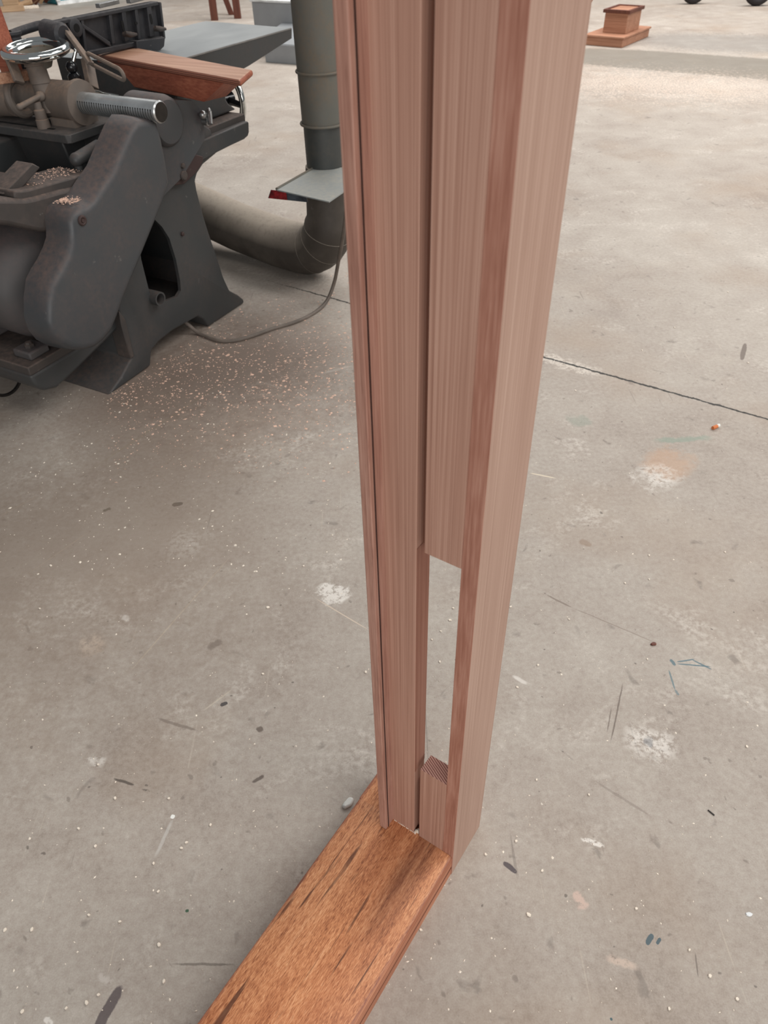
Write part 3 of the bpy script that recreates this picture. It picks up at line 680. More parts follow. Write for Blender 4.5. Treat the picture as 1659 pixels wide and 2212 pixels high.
# rack rod with real teeth; occlusion in the gaps painted black
rod = MB(); nseg = 32; x = -0.62; L0 = 0.118; pitch = 0.0105; prof_x = [(-0.62, 0)]
xx = -0.30
while xx < L0 - 0.016:
    prof_x += [(xx, 0), (xx + 0.0006, 1), (xx + pitch * 0.5, 1), (xx + pitch * 0.5 + 0.0006, 0)]; xx += pitch
prof_x += [(L0 - 0.004, 0), (L0, 2)]
vs = []; fs = []
for (xv, tthree) in prof_x:
    for kk in range(nseg):
        an = 2 * math.pi * kk / nseg; cy, cz = math.cos(an), math.sin(an)
        r = 0.033
        if tthree == 1 and (cy * -0.62 + cz * -0.78) > 0.30: r = 0.0275
        if tthree == 2: r = 0.029
        vs.append((xv, RP + cy * r, RZ_ + cz * r))
for i in range(len(prof_x) - 1):
    for kk in range(nseg): fs.append((i * nseg + kk, i * nseg + (kk + 1) % nseg, (i + 1) * nseg + (kk + 1) % nseg, (i + 1) * nseg + kk))
M['rodsteel'] = plain('bright_rod_steel', srgb(206, 208, 208), 0.3, 0.85)
idx = []
for i in range(len(prof_x) - 1):
    for kk in range(nseg):
        an = 2 * math.pi * (kk + 0.5) / nseg
        idx.append(1 if (prof_x[i][1] == 1 and prof_x[i + 1][1] == 1 and (math.cos(an) * -0.62 + math.sin(an) * -0.78) > 0.30) else 0)
rod.mat('rodsteel').mat('hole'); rod.add(vs, fs, idx).build('rack_rod', parent=J, angle=28)
MB().lathe((L0 - 0.001, RP, RZ_), (1, 0, 0), [(0, 0.0292), (0.001, 0.0285), (0.0015, 0.004)], 32).build('rod_end', 'blacksteel', J)
# handwheel on its column
WQ, WP = -0.35, 0.395; WA = Vector((0.04, -0.09, 1)).normalized()
k = MB(); k.lathe((WQ, WP, 0.812), Vector((-0.10, 0.06, 1)), [(0, 0.027), (0.085, 0.030), (0.086, 0.033), (0.135, 0.031), (0.136, 0.036), (0.150, 0.034), (0.165, 0.03)], 24)
k.build('handwheel_column', 'carriage', J)
wp = T(77, 106, -0.365); wc = Vector((-0.365, wp[0], wp[1] - 0.002)); k = MB(); k.torus(wc, 0.097, 0.0145, WA, 56, 16)
k.lathe(wc - WA * 0.006, WA, [(0, 0.058), (0.0, 0.092), (0.012, 0.092), (0.010, 0.07), (0.006, 0.058), (0.0, 0.058)], 56)
k.build('handwheel', 'chrome', J)
k = MB(); k.lathe(wc - WA * 0.050, WA, [(0, 0.034), (0.030, 0.050), (0.044, 0.0585), (0.0445, 0.056), (0.030, 0.046), (0.006, 0.030), (0.006, 0.01)], 40)
k.build('handwheel_hub', 'duct', J)
# ball lever
k = MB(); ba = T(155, 145, -0.30); k.ball((-0.30, *ba), 0.019, 20); k.lathe((-0.30, ba[0], ba[1] - 0.045), (0, 0, 1), [(0, 0.022), (0.02, 0.022), (0.028, 0.014)], 20)
k.build('knob', 'blackknob', J)
k = MB(); tp = T(164, 108, -0.30); k.tube([(-0.30, *ba), (-0.30, *tp)], [0.0075, 0.005], 12); k.ball((-0.30, *tp), 0.008); k.torus((-0.30, ba[0] + 0.002, ba[1] + 0.012), 0.010, 0.003, (0, 0.3, 1), 20, 8)
k.build('knob_stem', 'chrome', J)
# T-handle clamp
k = MB(); sq_, sp_ = Hq(96, 276, 0.776); s0 = (sp_, 0.776); s2 = T(87, 208, sq_)
k.lathe((sq_, s0[0], 0.776), (0, 0, 1), [(0, 0.022), (0.026, 0.021), (0.028, 0.018), (0.030, 0.019), (0.054, 0.018), (0.058, 0.013), (0.078, 0.012)], 24)
k.ball((sq_, s2[0], s2[1]), 0.016)
k.build('clamp_post', 'carriage', J)
h0 = T(84, 207, sq_); h1 = T(40, 231, sq_); k = MB(); k.tube([(sq_ + .005, *h0), (sq_ + .005, *h1)], [0.008, 0.0095], 12); k.ball((sq_ + .005, *h1), 0.0105)
k.build('clamp_handle', 'carriage', J)
k = MB(); a = T(22, 205, -0.45); k.torus((-0.44, a[0] + 0.03, a[1] - 0.01), 0.052, 0.014, (1, 0.1, 0.1), 30, 10); k.build('carriage_ring', 'carriage', J)
# arms and slotted link
def bar(name, pa, pb, w_, th, mat):
    a = Vector(pa); b = Vector(pb); d = (b - a).normalized(); up = Vector((1, 0, 0)); e = d.cross(up).normalized() * w_ / 2; g = d.cross(e).normalized() * th / 2
    k_ = MB(); k_.hexa([a - e - g, a + e - g, a + e + g, a - e + g, b - e - g, b + e - g, b + e + g, b - e + g]); return k_.build(name, mat, J, bevel=0.002)
def q3(x, y, q): a = T(x, y, q); return (q, a[0], a[1])
bar('fence_arm', q3(133, 52, -0.37), q3(196, 138, -0.24), 0.026, 0.012, 'carriage')
bar('support_arm', q3(22, 128, -0.40), q3(42, 178, -0.36), 0.036, 0.012, 'carriage')
bar('fence_arm', q3(188, 130, -0.30), q3(200, 190, -0.26), 0.042, 0.02, 'carriage')
sl = MB(); 
a = Vector(q3(196, 128, -0.26)); b = Vector(q3(260, 160, -0.10)); d = (b - a).normalized(); e = d.cross(Vector((1, 0, 0.0))).normalized(); e = Vector((0.0, -0.25, 1)).normalized(); e = (e - d * e.dot(d)).normalized()
loop = []
for kk in range(13): an = -math.pi / 2 + math.pi * kk / 12; loop.append(b + d * math.cos(an) * 0.018 + e * math.sin(an) * 0.018)
for kk in range(13): an = math.pi / 2 + math.pi * kk / 12; loop.append(a + d * math.cos(an) * 0.018 + e * math.sin(an) * 0.018)
sl.tube(loop, 0.0065, 8, closed=True); sl.build('slotted_link', 'carriage', J)
k = MB(); k.cyl((-0.62, RP + 0.07, 0.885), (0.0 - 0.12, RP + 0.07, 0.85), 0.011, 14); k.build('guide_rod', 'chrome', J)
bar('offcut_rest', q3(-20, 172, -0.42), q3(72, 160, -0.42), 0.03, 0.03, 'guard_top')
# fence: plate with rails and ribs, seen from behind
FQ = -0.40
def fz(x, y): return T(x, y, FQ)
TL, TRt, BR, BL = fz(113, 48), fz(342, 3), fz(356, 84), fz(186, 118)
k = MB()
k.prismx([(TL[0], TL[1]), (TRt[0] + 0.0, TRt[1]), (BR[0], BR[1] - 0.012), (BL[0], BL[1]), (TL[0] + 0.03, TL[1] - 0.06)], -0.432, -0.420)
def rail(p_, q_, h, q0_=-0.44, q1_=FQ):
    (a0, z0), (a1, z1) = p_, q_
    k.prismx([(a0, z0), (a1, z1), (a1, z1 - h), (a0, z0 - h)], q0_, q1_)
rail(fz(113, 48), fz(342, 3), 0.012)
rail(fz(186, 112), fz(352, 78), 0.016)
for (x, y, y2, w_) in ((130, 45, 86, 0.01), (176, 36, 112, 0.012), (236, 25, 96, 0.014), (264, 20, 90, 0.020), (292, 14, 86, 0.014), (318, 9, 80, 0.024), (346, 5, 84, 0.010)):
    a = fz(x, y); b = fz(x + (y2 - y) * 0.12, y2); k.prismx([(a[0], a[1]), (a[0] + w_, a[1]), (b[0] + w_, b[1]), (b[0], b[1])], -0.44, FQ - 0.002)
a = fz(178, 50); b = fz(240, 96); k.prismx([a, (a[0], a[1] - 0.014), (b[0], b[1] - 0.010), (b[0], b[1] + 0.008)], -0.44, FQ - 0.001)
k.prismx([fz(290, 88), fz(352, 80), fz(350, 100), fz(342, 108), fz(292, 108)], -0.44, FQ + 0.012)
k.build('fence', 'cast_dark', J, bevel=0.0025)
k = MB(); a = fz(162, 60); k.lathe((-0.44, *a), (1, 0, 0), [(0, 0.030), (0.046, 0.028), (0.048, 0.024)], 24); k.build('pivot_boss', 'cast_dark', J)
k = MB(); k.lathe((FQ + 0.0085, *a), (1, 0, 0), [(0, 0.013), (0.0008, 0.013)], 18); k.build('pivot_hole', 'hole', J)
for (x, y) in ((266, 56), (327, 41), (295, 50)):
    a = fz(x, y); hh = 0.016 if x != 295 else 0.004
    k = MB(); k.prismx([(a[0] - 0.005, a[1] - hh), (a[0] + 0.005, a[1] - hh), (a[0] + 0.007, a[1]), (a[0] + 0.005, a[1] + hh), (a[0] - 0.005, a[1] + hh), (a[0] - 0.007, a[1])], FQ - 0.004, FQ - 0.0005)
    k.build('slot', 'hole', J, smooth=False)
for (x, y) in ((272, 74), (336, 62)):
    a = fz(x, y); k = MB(); k.cyl((FQ - 0.01, *a), (FQ + 0.02, *a), 0.009, 12)
    k.tube([(FQ + 0.018, a[0] - 0.02, a[1] + 0.008), (FQ + 0.02, a[0], a[1]), (FQ + 0.022, a[0] + 0.032, a[1] - 0.004)], [0.006, 0.010, 0.005], 10)
    k.build('wing_nut', 'cast_brown', J)
for (x0, x1, y) in ((217, 259, 14), (283, 320, 4)):
    a = T(x0, y + 4, -0.43); b = T(x1, y - 6, -0.43); k = MB(); k.prismx([(a[0], a[1]), (b[0], b[1]), (b[0], b[1] + 0.013), (a[0], a[1] + 0.013)], -0.452, -0.430); k.build('fence_stop', 'steel', J, bevel=0.001)
# left arm of the fence casting and its round boss
k = MB(); k.tube(smooth_path([q3(24, 75, -0.52), q3(60, 62, -0.52), q3(95, 54, -0.50), q3(122, 64, -0.46), q3(133, 80, -0.42)]), [0.014] * 32 + [0.03], 12); k.build('fence_bracket', 'cast_dark', J)
k = MB(); a = T(24, 72, -0.52); k.lathe((-0.52, a[0], a[1] - 0.11), (0, 0, 1), [(0, 0.030), (0.10, 0.028), (0.108, 0.034), (0.115, 0.034)], 20); k.build('fence_post', 'cast_dark', J)
k = MB(); a = T(128, 68, -0.36); k.lathe((-0.42, a[0], a[1]), (1, 0, -0.1), [(0, 0.034), (0.07, 0.034), (0.08, 0.026)], 20); k.build('bracket_boss', 'cast_dark', J)

# plywood-topped wooden guard lying across from the fence
GZ = 0.920; th = 0.020
def hp_(x, y, z=GZ): q_, p_ = Hq(x, y, z); return Vector((q_, p_, 0))
g1, g2, g3, g4 = hp_(196, 115), hp_(519, 173), hp_(546, 150), hp_(272, 98)
g = MB(); g.mat('guard_top').mat('ply_edge').mat('guard_block'); g.cur = 0
Zt = Vector((0, 0, GZ)); Zb = Vector((0, 0, GZ - th))
g.hexa([g1 + Zb, g2 + Zb, g3 + Zb, g4 + Zb, g1 + Zt, g2 + Zt, g3 + Zt, g4 + Zt]); g.mi = [1, 0, 1, 2, 1, 1]
GB = empty('wooden_guard', (0, 0, 0)); bpy.data.objects.remove(GB)
board = g.build('wooden_guard', parent=J, bevel=0.008, segs=3); board['label'] = 'hinged wooden cutter guard of plywood with a red-brown block beneath'
dv = (g2 - g1).normalized(); wv_ = (g4 - g1); wv_ = (wv_ - dv * wv_.dot(dv)).normalized(); Lb = (g2 - g1).length
k = MB(); i0 = g1 + dv * 0.02 + wv_ * 0.006; hb = 0.088
def ct(t_, w_, z): return i0 + dv * t_ + wv_ * w_ + Vector((0, 0, z))
e1_, e2_ = Lb - 0.115, Lb - 0.235
k.hexa([ct(0.04, 0, GZ - hb), ct(e2_, 0, GZ - hb), ct(e2_, 0.10, GZ - hb), ct(0.10, 0.10, GZ - hb), ct(0, 0, GZ - th), ct(e1_, 0, GZ - th), ct(e1_, 0.10, GZ - th), ct(0, 0.10, GZ - th)])
k.build('guard_block', 'guard_block', board, bevel=0.002)
k = MB(); h1_ = g4 + (g1 - g4) * 0.15 + Vector((0, 0, GZ)); 
k.hexa([g1 + dv * .01 + wv_ * .0 + Zt, g1 + dv * .035 + Zt, g4 + dv * .03 + Zt, g4 + dv * .0 + Zt] + [v + Vector((0, 0, 0.003)) for v in (g1 + dv * .01 + Zt, g1 + dv * .035 + Zt, g4 + dv * .03 + Zt, g4 + Zt)])
k.build('hinge_strip', 'blacksteel', board)

# ------------------------------------------------------------------ extraction duct
DX, DY = -0.195, 3.20
D = empty('extraction_duct', (DX, DY, 0), 0, label='dusty grey galvanised extraction duct rising beside the machine from an elbow on the floor', cat='duct')
pz_ = 0.50
MB().lathe((0, 0, pz_ + 0.005), (0, 0, 1), [(0, 0.079), (0.155, 0.079)], 40).build('pipe_collar', 'duct_low', D)
k = MB()
for (z0, z1, r) in ((0.66, 0.84, 0.083), (0.84, 1.16, 0.085), (1.16, 1.7, 0.092), (1.7, 3.2, 0.092)):
    k.lathe((0, 0, z0), (0, 0, 1), [(0, r), (z1 - z0, r + 0.001)], 40)
k.build('vertical_pipe', 'duct', D)
for z_ in (0.66, 0.84, 1.16, 1.245):
    MB().torus((0, 0, z_), 0.087 if z_ < 1 else 0.094, 0.005, (0, 0, 1), 48, 8).build('pipe_seam', 'duct', D)
hd = Vector((-0.80, 0.60, 0)).normalized()
path = [Vector((0, 0, pz_)), Vector((0, 0, 0.40)), Vector((0, 0, 0.30))]
for i in range(1, 9):
    a = math.pi / 2 * i / 8; path.append(Vector((0, 0, 0.30)) + hd * (0.18 * (1 - math.cos(a))) + Vector((0, 0, -0.185 * math.sin(a))))
e = path[-1]; path += [e + hd * 0.15, e + hd * 0.4 + Vector((0, 0, 0.02)), e + hd * 0.8 + Vector((0, 0, 0.08)), e + hd * 1.2 + Vector((0, 0, 0.14))]
MB().tube(path, [0.085, 0.092, 0.098] + [0.108] * 6 + [0.11] * 6, 40).build('elbow_pipe', 'duct_dark', D, angle=25)
for i in (4, 6, 8):
    t_ = (path[i + 1] - path[i - 1]).normalized(); MB().torus(path[i], 0.1075, 0.0018, t_, 44, 6).build('elbow_seam', 'duct_dark', D)
# blast-gate sheet
sq = [at(x, y, pz_) - Vector((DX, DY, 0)) for (x, y) in ((711, 438), (598, 412), (693, 355), (830, 350))]
a_, b_, c_, d_ = [Vector((v.x, v.y, 0)) for v in sq]
k = MB(); zt = Vector((0, 0, pz_ + 0.004)); zb = Vector((0, 0, pz_))
d_ = a_ + (c_ - b_) * 1.0
k.hexa([a_ + zb, d_ + zb, c_ + zb, b_ + zb, a_ + zt, d_ + zt, c_ + zt, b_ + zt]); k.build('gate_sheet', 'sheet', D)
s1 = at(598, 412, pz_) - Vector((DX, DY, 0)); s2_ = at(660, 419, pz_) - Vector((DX, DY, 0)); s3 = at(664, 437, pz_ - 0.03) - Vector((DX, DY, 0)); s4 = at(579, 428, pz_ - 0.03) - Vector((DX, DY, 0))
s1 = at(585, 410, pz_) - Vector((DX, DY, 0))
k = MB(); nn = (s2_ - s1).cross(s4 - s1).normalized() * 0.003
k.hexa([s4, s3, s2_, s1, s4 + nn, s3 + nn, s2_ + nn, s1 + nn]); k.build('gate_lip', 'sheet_front', D)
m1 = s1.lerp(s2_, 0.0); k = MB(); n2_ = -nn * 0.4 if nn.y > 0 else nn * 1.3
p = [s4.lerp(s3, 0.02), s4.lerp(s3, 0.5), s1.lerp(s2_, 0.45), s1.lerp(s2_, 0.02)]
off = (Vector((0, -1, 0.3)).normalized()) * 0.0015
off = nn.normalized() * (0.0045 if nn.dot(Vector((0, -1, 0))) > 0 else -0.0015)
k.hexa([v + off * 0.9 for v in p] + [v + off for v in p]); k.build('red_paint_smear', 'redmark', D)
k = MB(); r1 = at(598, 411, pz_) - Vector((DX, DY, 0)); r2 = at(696, 355, pz_) - Vector((DX, DY, 0)); k.tube([r1 + Vector((0, 0, .004)), r2 + Vector((0, 0, .004))], 0.006, 8); k.build('rolled_edge', 'duct', D)

# cable
cp = [at(347, 660, 0.13), at(372, 672, 0.10), at(400, 695, 0.05), at(430, 720, 0.008), at(470, 735, 0.006), at(505, 736, 0.006), at(545, 726, 0.006), at(590, 710, 0.006), at(640, 695, 0.006), at(680, 675, 0.006), at(706, 650, 0.02),
      at(722, 610, 0.09), at(731, 565, 0.20), at(741, 510, 0.33), at(750, 440, 0.5), at(757, 350, 0.8)]
tag(MB().tube(smooth_path(cp, 8), 0.0075, 10).build('power_cable', 'cable'), 'grey power cable looping over the floor from the machine foot up beside the duct', 'cable')

# ------------------------------------------------------------------ background things
def wframe(x1, y1, x2, y2):
    a = at(x1, y1); b = at(x2, y2); d = (b - a); L_ = d.length; return a, math.atan2(d.y, d.x), L_
# wooden box on its plinth, and the dark upright behind
a, rz, L_ = wframe(1262, 97, 1343, 104)
PL = empty('wooden_plinth', (a.x, a.y, 0), rz, label='low square varnished timber tray on the floor under the small wooden box', cat='plinth')
w_ = L_
dp = (at(1375, 78) - at(1343, 104)).length
k = MB(); k.box(0, w_, 0, dp, 0.0, 0.075); k.build('plinth_body', 'wood_box', PL, bevel=0.006)
k = MB(); k.box(-0.012, w_ + 0.012, -0.012, dp + 0.012, 0.075, 0.095); k.build('plinth_rim', 'wood_box', PL, bevel=0.005)
BX = empty('wooden_box', (a.x, a.y, 0.0), rz, label='small varnished wooden box with raised lid rim standing on the timber plinth', cat='box')
k = MB(); k.box(w_ * 0.28, w_ * 0.88, dp * 0.22, dp * 0.72, 0.095, 0.29); k.build('box_body', 'wood_box', BX, bevel=0.005)
k = MB(); x0, x1, y0, y1 = w_ * 0.28 - 0.02, w_ * 0.88 + 0.02, dp * 0.22 - 0.02, dp * 0.72 + 0.02
for (xa, xb, ya, yb) in ((x0, x1, y0, y0 + 0.03), (x0, x1, y1 - 0.03, y1), (x0, x0 + 0.03, y0 + 0.03, y1 - 0.03), (x1 - 0.03, x1, y0 + 0.03, y1 - 0.03)): k.box(xa, xb, ya, yb, 0.27, 0.30)
k.build('lid_rim', 'wood_dark', BX, bevel=0.003)
b0 = at(1283, 78)
UP = empty('timber_newel', (b0.x - 0.1, b0.y + 0.1, 0), 0.15, label='dark turned timber post behind the small wooden box at the jamb edge', cat='post')
MB().box(-0.14, 0.02, -0.06, 0.06, 0.0, 1.3).build('post_shaft', 'wood_dark', UP, bevel=0.006)
MB().tube([(0.03, 0, 0.30), (0.03, 0, 0.34), (0.03, 0, 0.46), (0.03, 0, 0.60), (0.03, 0, 0.8)], [0.02, 0.045, 0.09, 0.10, 0.08], 20).build('turned_bulb', 'wood_box', UP)
# trolley tyres top right
for (x, y, r, lab, inner) in ((1495, 9, 0.17, 'black rubber castor tyre at the top edge, left one of two', False), (1632, 13, 0.18, 'black rubber castor tyre with grey hub at the top edge, right one of two', True)):
    p = at(x, y); Wl = empty('castor_wheel', (p.x, p.y, 0), 0.1, label=lab, cat='wheel')
    k = MB(); k.torus((0, 0, r), r - 0.045, 0.045, (0.15, 1, 0), 40, 14); k.build('tyre', 'rubber', Wl)
    k = MB(); k.lathe((0, -0.03, r), (0, 1, 0), [(0, 0.05), (0, r - 0.06), (0.06, r - 0.06)], 28); k.build('hub', 'motor' if inner else 'rubber', Wl)
# trestle
for nm in (1,):
    ta = at(464, 44); TR = empty('trestle', (ta.x, ta.y, 0), 0.0, label='brown timber trestle legs standing behind the planer table', cat='trestle')
    tb = at(514, 40) - ta; tc_ = at(505, 32) - ta
    tb.z = tc_.z = 0
    H_ = 0.95
    def leg(x, y, w_, lean=0.0, leany=0.0):
        k_ = MB(); k_.hexa([(x - w_, y - w_ * .6, 0), (x + w_, y - w_ * .6, 0), (x + w_, y + w_ * .6, 0), (x - w_, y + w_ * .6, 0), (x - w_ + lean, y - w_ * .6 + leany, H_), (x + w_ + lean, y - w_ * .6 + leany, H_), (x + w_ + lean, y + w_ * .6 + leany, H_), (x - w_ + lean, y + w_ * .6 + leany, H_)])
        k_.build('leg', 'wood_dark', TR, bevel=0.004)
    leg(0, 0, 0.045, 0.02); leg(tb.x, tb.y, 0.045, 0.0); leg(tc_.x - 0.03, tc_.y, 0.035, -0.28, 0.0)
    MB().box(-0.08, tb.x + 0.1, -0.05, 0.05, H_ - 0.02, H_ + 0.08).build('beam', 'wood_dark', TR, bevel=0.004)
# light grey cabinet machine with duct
cA = at(540, 132); cB = at(680, 143); d = cB - cA; rz = math.atan2(d.y, d.x)
CB = empty('grey_cabinet', (cA.x, cA.y, 0), rz, label='light grey enamelled cabinet machine behind the planer table', cat='cabinet')
Lc = d.length
MB().box(-0.15, Lc * 1.5, 0.35, 1.0, 0.0, 0.455).build('cabinet_body', 'grey_panel', CB, bevel=0.01)
MB().box(-0.165, Lc * 1.5 + .02, 0.34, 1.02, 0.455, 0.472).build('top_edge', 'white_trim', CB)
MB().box(-0.27, -0.15, 0.6, 1.0, 0.0, 0.28).build('side_box', 'grey_panel', CB, bevel=0.005)
MB().box(-0.28, -0.15, 0.59, 1.01, 0.28, 0.298).build('side_lid', 'white_trim', CB)
k = MB(); k.box(Lc * 0.25, Lc * 0.76, 0.0, 0.35, 0.0, 0.16); k.build('kick_plate', 'grey_panel', CB, bevel=0.004)
k = MB(); k.prismx([(0.0, 0.16), (0.35, 0.16), (0.35, 0.29), (0.2, 0.26), (0.08, 0.21)], Lc * 0.25, Lc * 1.2); k.build('hood', 'grey_panel', CB, bevel=0.01)
k = MB(); k.lathe((Lc * 0.78, 0.16, 0.15), (1, 0, 0), [(0, 0.12), (0.01, 0.13)] + [(0.02 + i * 0.015, 0.13 + 0.006 * (i % 2)) for i in range(30)], 28); k.build('suction_pipe', 'grey_panel', CB)
# pallet of timber and teal tub, top left
ta = at(14, 26)
def block(name, x, y, dx, dy, h, rz, mat, label, cat, z0=0.0, group=None):
    a = at(x, y); o = MB().box(0, dx, 0, dy, 0, h).build(name, mat, None, bevel=0.008, smooth=False); o.location = (a.x, a.y, z0); o.rotation_euler = (0, 0, rz)
    tag(o, label, cat, group); return o
block('timber_offcut', -12, 29, 0.42, 0.10, 0.07, 0.35, 'wood_pale', 'pale timber offcut lying at the far left edge of the stack', 'offcut')
block('timber_block', 10, 23, 0.22, 0.30, 0.55, 0.25, 'wood_pale', 'upright pale pine block with a knot in the far left timber stack', 'block')
block('timber_batten', 29, 22, 0.36, 0.06, 0.04, 0.25, 'chip', 'thin whitish batten lying in front of the pine block', 'batten')
p_ = at(60, 17)
o = MB()
for i in range(7):
    a = Vector((i * 0.05 - 0.1, i * 0.09 - 0.1, 0.035)); b = a + Vector((0.22 + 0.03 * (i % 3), 0.04 * (i % 2), 0.06 + 0.05 * i))
    oo = MB().tube([a, b], 0.035, 4).build('broken_stick', 'wood_dark' if i % 2 else 'wood_pale', None, smooth=False); oo.location = (p_.x, p_.y, 0)
    tag(oo, 'rough broken stick in the heap between the pine block and the teal tub', 'stick', 'broken sticks in the far heap')
a, rz, L_ = wframe(127, 11, 197, 2)
TB = empty('teal_tub', (a.x, a.y, 0), rz, label='teal plastic tub with white rim on the floor at the far left', cat='tub')
MB().box(0, 1.1, 0, 0.9, 0.0, 0.5).build('tub_body', 'teal', TB, bevel=0.02)
MB().box(-0.02, 1.12, -0.02, 0.0, 0.0, 0.05).build('bottom_rim', 'white_trim', TB)
MB().box(-0.03, 0.03, -0.03, 0.0, 0.05, 0.5).build('corner_rim', 'white_trim', TB)
# red-brown timber leaning behind the handwheel
a = Vector(q3(0, 140, -0.6)); 
o = MB().hexa([(-0.02, -0.03, 0), (0.02, -0.03, 0), (0.02, 0.03, 0), (-0.02, 0.03, 0), (-0.06, -0.03, 0.45), (-0.02, -0.03, 0.45), (-0.02, 0.03, 0.45), (-0.06, 0.03, 0.45)]).build('guard_arm', 'guard_block', J, bevel=0.003)
o.location = Vector(q3(14, 112, -0.50)) - Vector((0, 0, 0.08)); o['label'] = 'red-brown timber arm'

# ------------------------------------------------------------------ litter on the floor
def chipmesh(seed, L_=0.006, W_=0.004, H_=0.002):
    random.seed(seed); pts = []
    for i in range(7):
        an = 2 * math.pi * i / 7 + random.uniform(-.25, .25); r = random.uniform(0.8, 1.1); pts.append((math.cos(an) * L_ * r, math.sin(an) * W_ * r))
    k_ = MB(); n_ = len(pts); k_.add([(x, y, 0) for x, y in pts] + [(x * .85, y * .85, H_) for x, y in pts], [tuple(range(n_))[::-1], tuple(range(n_, 2 * n_))] + [(i, (i + 1) % n_, n_ + (i + 1) % n_, n_ + i) for i in range(n_)])
    return k_
def litter(name, pts, L_, W_, mat, label, cat, group, H_=0.002):
    for i, (x, y, sc_) in enumerate(pts):
        a = at(x, y); o = chipmesh(int(x * 7 + y), L_ * sc_, W_ * sc_, H_).build(name, mat, smooth=False); o.location = (a.x, a.y, 0.0004)
        o.rotation_euler = (0, 0, random.uniform(0, 3.1)); tag(o, label, cat, group)
litter('wood_chip', [(579, 1312, 1.2), (790, 1452, 1.0), (249, 1724, 0.9), (212, 1652, .7), (656, 1223, .8), (110, 1222, 1.0), (86, 1315, .7), (440, 1142, .7), (365, 1725, .7), (170, 1790, .8), (206, 1828, .8), (192, 1977, .7), (259, 1991, .7), (342, 1926, .8), (343, 2041, 1.0), (11, 2009, .9), (69, 2008, 1.0),
                     (187, 2166, 1.0), (213, 2149, .8), (48, 2185, .9), (143, 2178, .7), (354, 2120, .9), (455, 1782, .8), (403, 1820, .8), (568, 1456, .8), (332, 1865, .7), (392, 1832, .8)], 0.0042, 0.0032, 'chip',
       'small pale wood chip loose on the concrete left of the sill', 'wood chip', 'pale wood chips left of the sill')
litter('wood_chip', [(1115, 1817, .9), (1142, 1976, 1.2), (1159, 1685, .7), (1049, 1846, .8), (1171, 1881, .8), (1374, 1963, .8), (1489, 2052, .7), (1533, 2108, 1.0), (1592, 2158, .9), (1445, 2179, .8), (1117, 1485, .9), (1402, 1252, .7), (1229, 1338, .7), (1398, 1424, .7), (1350, 1260, .8), (1243, 844, 1.0), (1387, 757, 1.0), (1572, 631, 1.0),
                     (1457, 708, 1.0), (1616, 784, 1.0), (1402, 1200, .8), (1566, 1193, .8), (1613, 1613, .9), (1272, 1717, .7), (1103, 1311, .9), (1162, 1437, .8), (909, 2009, .8)], 0.0040, 0.0030, 'chip',
       'small pale wood chip loose on the concrete right of the jamb', 'wood chip', 'pale wood chips right of the jamb')
litter('wood_chip', [(950, 1430, 1.0), (972, 1340, 1.2), (979, 1314, .9), (952, 1364, .8), (933, 1382, .7)], 0.0036, 0.0028, 'chip',
       'small pale wood chip seen through the pocket slot in the jamb', 'wood chip', 'chips seen through the slot')
a = at(752, 1737); o = chipmesh(3, 0.017, 0.010, 0.008).build('foam_lump', 'white_lump', bevel=0.003); o.location = (a.x, a.y, 0); o.rotation_euler = (0, 0, 0.9); tag(o, 'white rounded foam lump beside the left edge of the sill', 'lump')
a = at(1545, 925); CG = empty('filter_stub', (a.x, a.y, 0.006), 0.5, label='small orange and white cylindrical stub on the bright floor right of the joint', cat='stub')
MB().cyl((-0.014, 0, 0), (0.006, 0, 0), 0.006, 14).build('orange_end', 'orange', CG); MB().cyl((0.006, 0, 0), (0.016, 0, 0), 0.0058, 14).build('white_end', 'white_lump', CG)
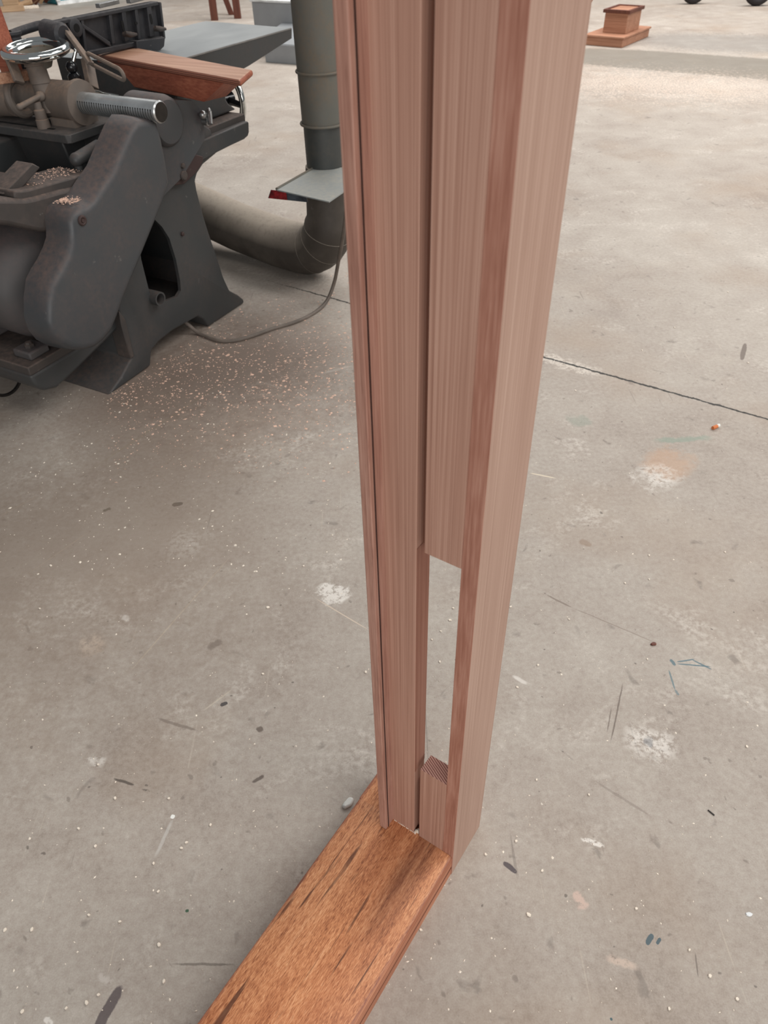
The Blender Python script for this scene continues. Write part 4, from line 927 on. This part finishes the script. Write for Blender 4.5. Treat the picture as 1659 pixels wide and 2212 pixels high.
a = at(1411, 1392); o = chipmesh(9, 0.009, 0.006, 0.004).build('brown_nut', 'wood_dark', bevel=0.002); o.location = (a.x, a.y, 0); tag(o, 'small dark brown fragment on the floor right of the jamb', 'fragment')
a = at(1618, 1975); o = chipmesh(12, 0.007, 0.004, 0.002).build('plastic_flake', 'white_trim', smooth=False); o.location = (a.x, a.y, 0); tag(o, 'tiny bluish white plastic flake near the right edge of the floor', 'flake')
a = at(1536, 1756); o = MB().box(-0.007, 0.007, -0.001, 0.001, 0, 0.002).build('nail_offcut', 'blacksteel', smooth=False); o.location = (a.x, a.y, 0); o.rotation_euler = (0, 0, -0.9); tag(o, 'short dark nail lying on the floor right of the jamb', 'nail')

# fine sawdust: uncountable
random.seed(21)
def scatter(fn, n_, size):
    m_ = MB()
    for i in range(n_):
        x, y = fn(); P_ = at(x, y)
        a = random.uniform(0, 6.28); l_ = random.uniform(*size) * (random.random() ** 2 * 1.6 + 0.5); w_ = l_ * random.uniform(0.3, 0.9)
        d_ = Vector((math.cos(a), math.sin(a), 0)) * l_; e_ = Vector((-math.sin(a), math.cos(a), 0)) * w_; z_ = Vector((0, 0, 0.0012))
        P_.z = 0.0002
        m_.add([P_ - d_, P_ - e_, P_ + d_, P_ + e_, P_ + z_], [(0, 1, 4), (1, 2, 4), (2, 3, 4), (3, 0, 4)])
    return m_
def near_machine():
    while True:
        x = random.uniform(230, 770); y = random.gauss(800, 90)
        if y > 855 - (x - 235) * 0.68 and y < 1050: return x, y
tag(scatter(near_machine, 2600, (0.0016, 0.0042)).build('sawdust', 'chip_red', smooth=False), 'pink sawdust specks scattered over the floor beside the planer foot', 'sawdust', kind='stuff')
tag(scatter(lambda: (random.uniform(0, 1659), 620 + 1590 * random.random() ** 0.9), 1500, (0.0008, 0.0018)).build('sawdust', 'chip', smooth=False), 'tiny pale specks scattered thinly across the whole concrete floor', 'sawdust', kind='stuff')
tag(scatter(lambda: (random.uniform(0, 800), random.uniform(840, 1250)), 420, (0.0012, 0.003)).build('sawdust', 'chip', smooth=False), 'pale shavings scattered on the floor in front of the planer', 'sawdust', kind='stuff')
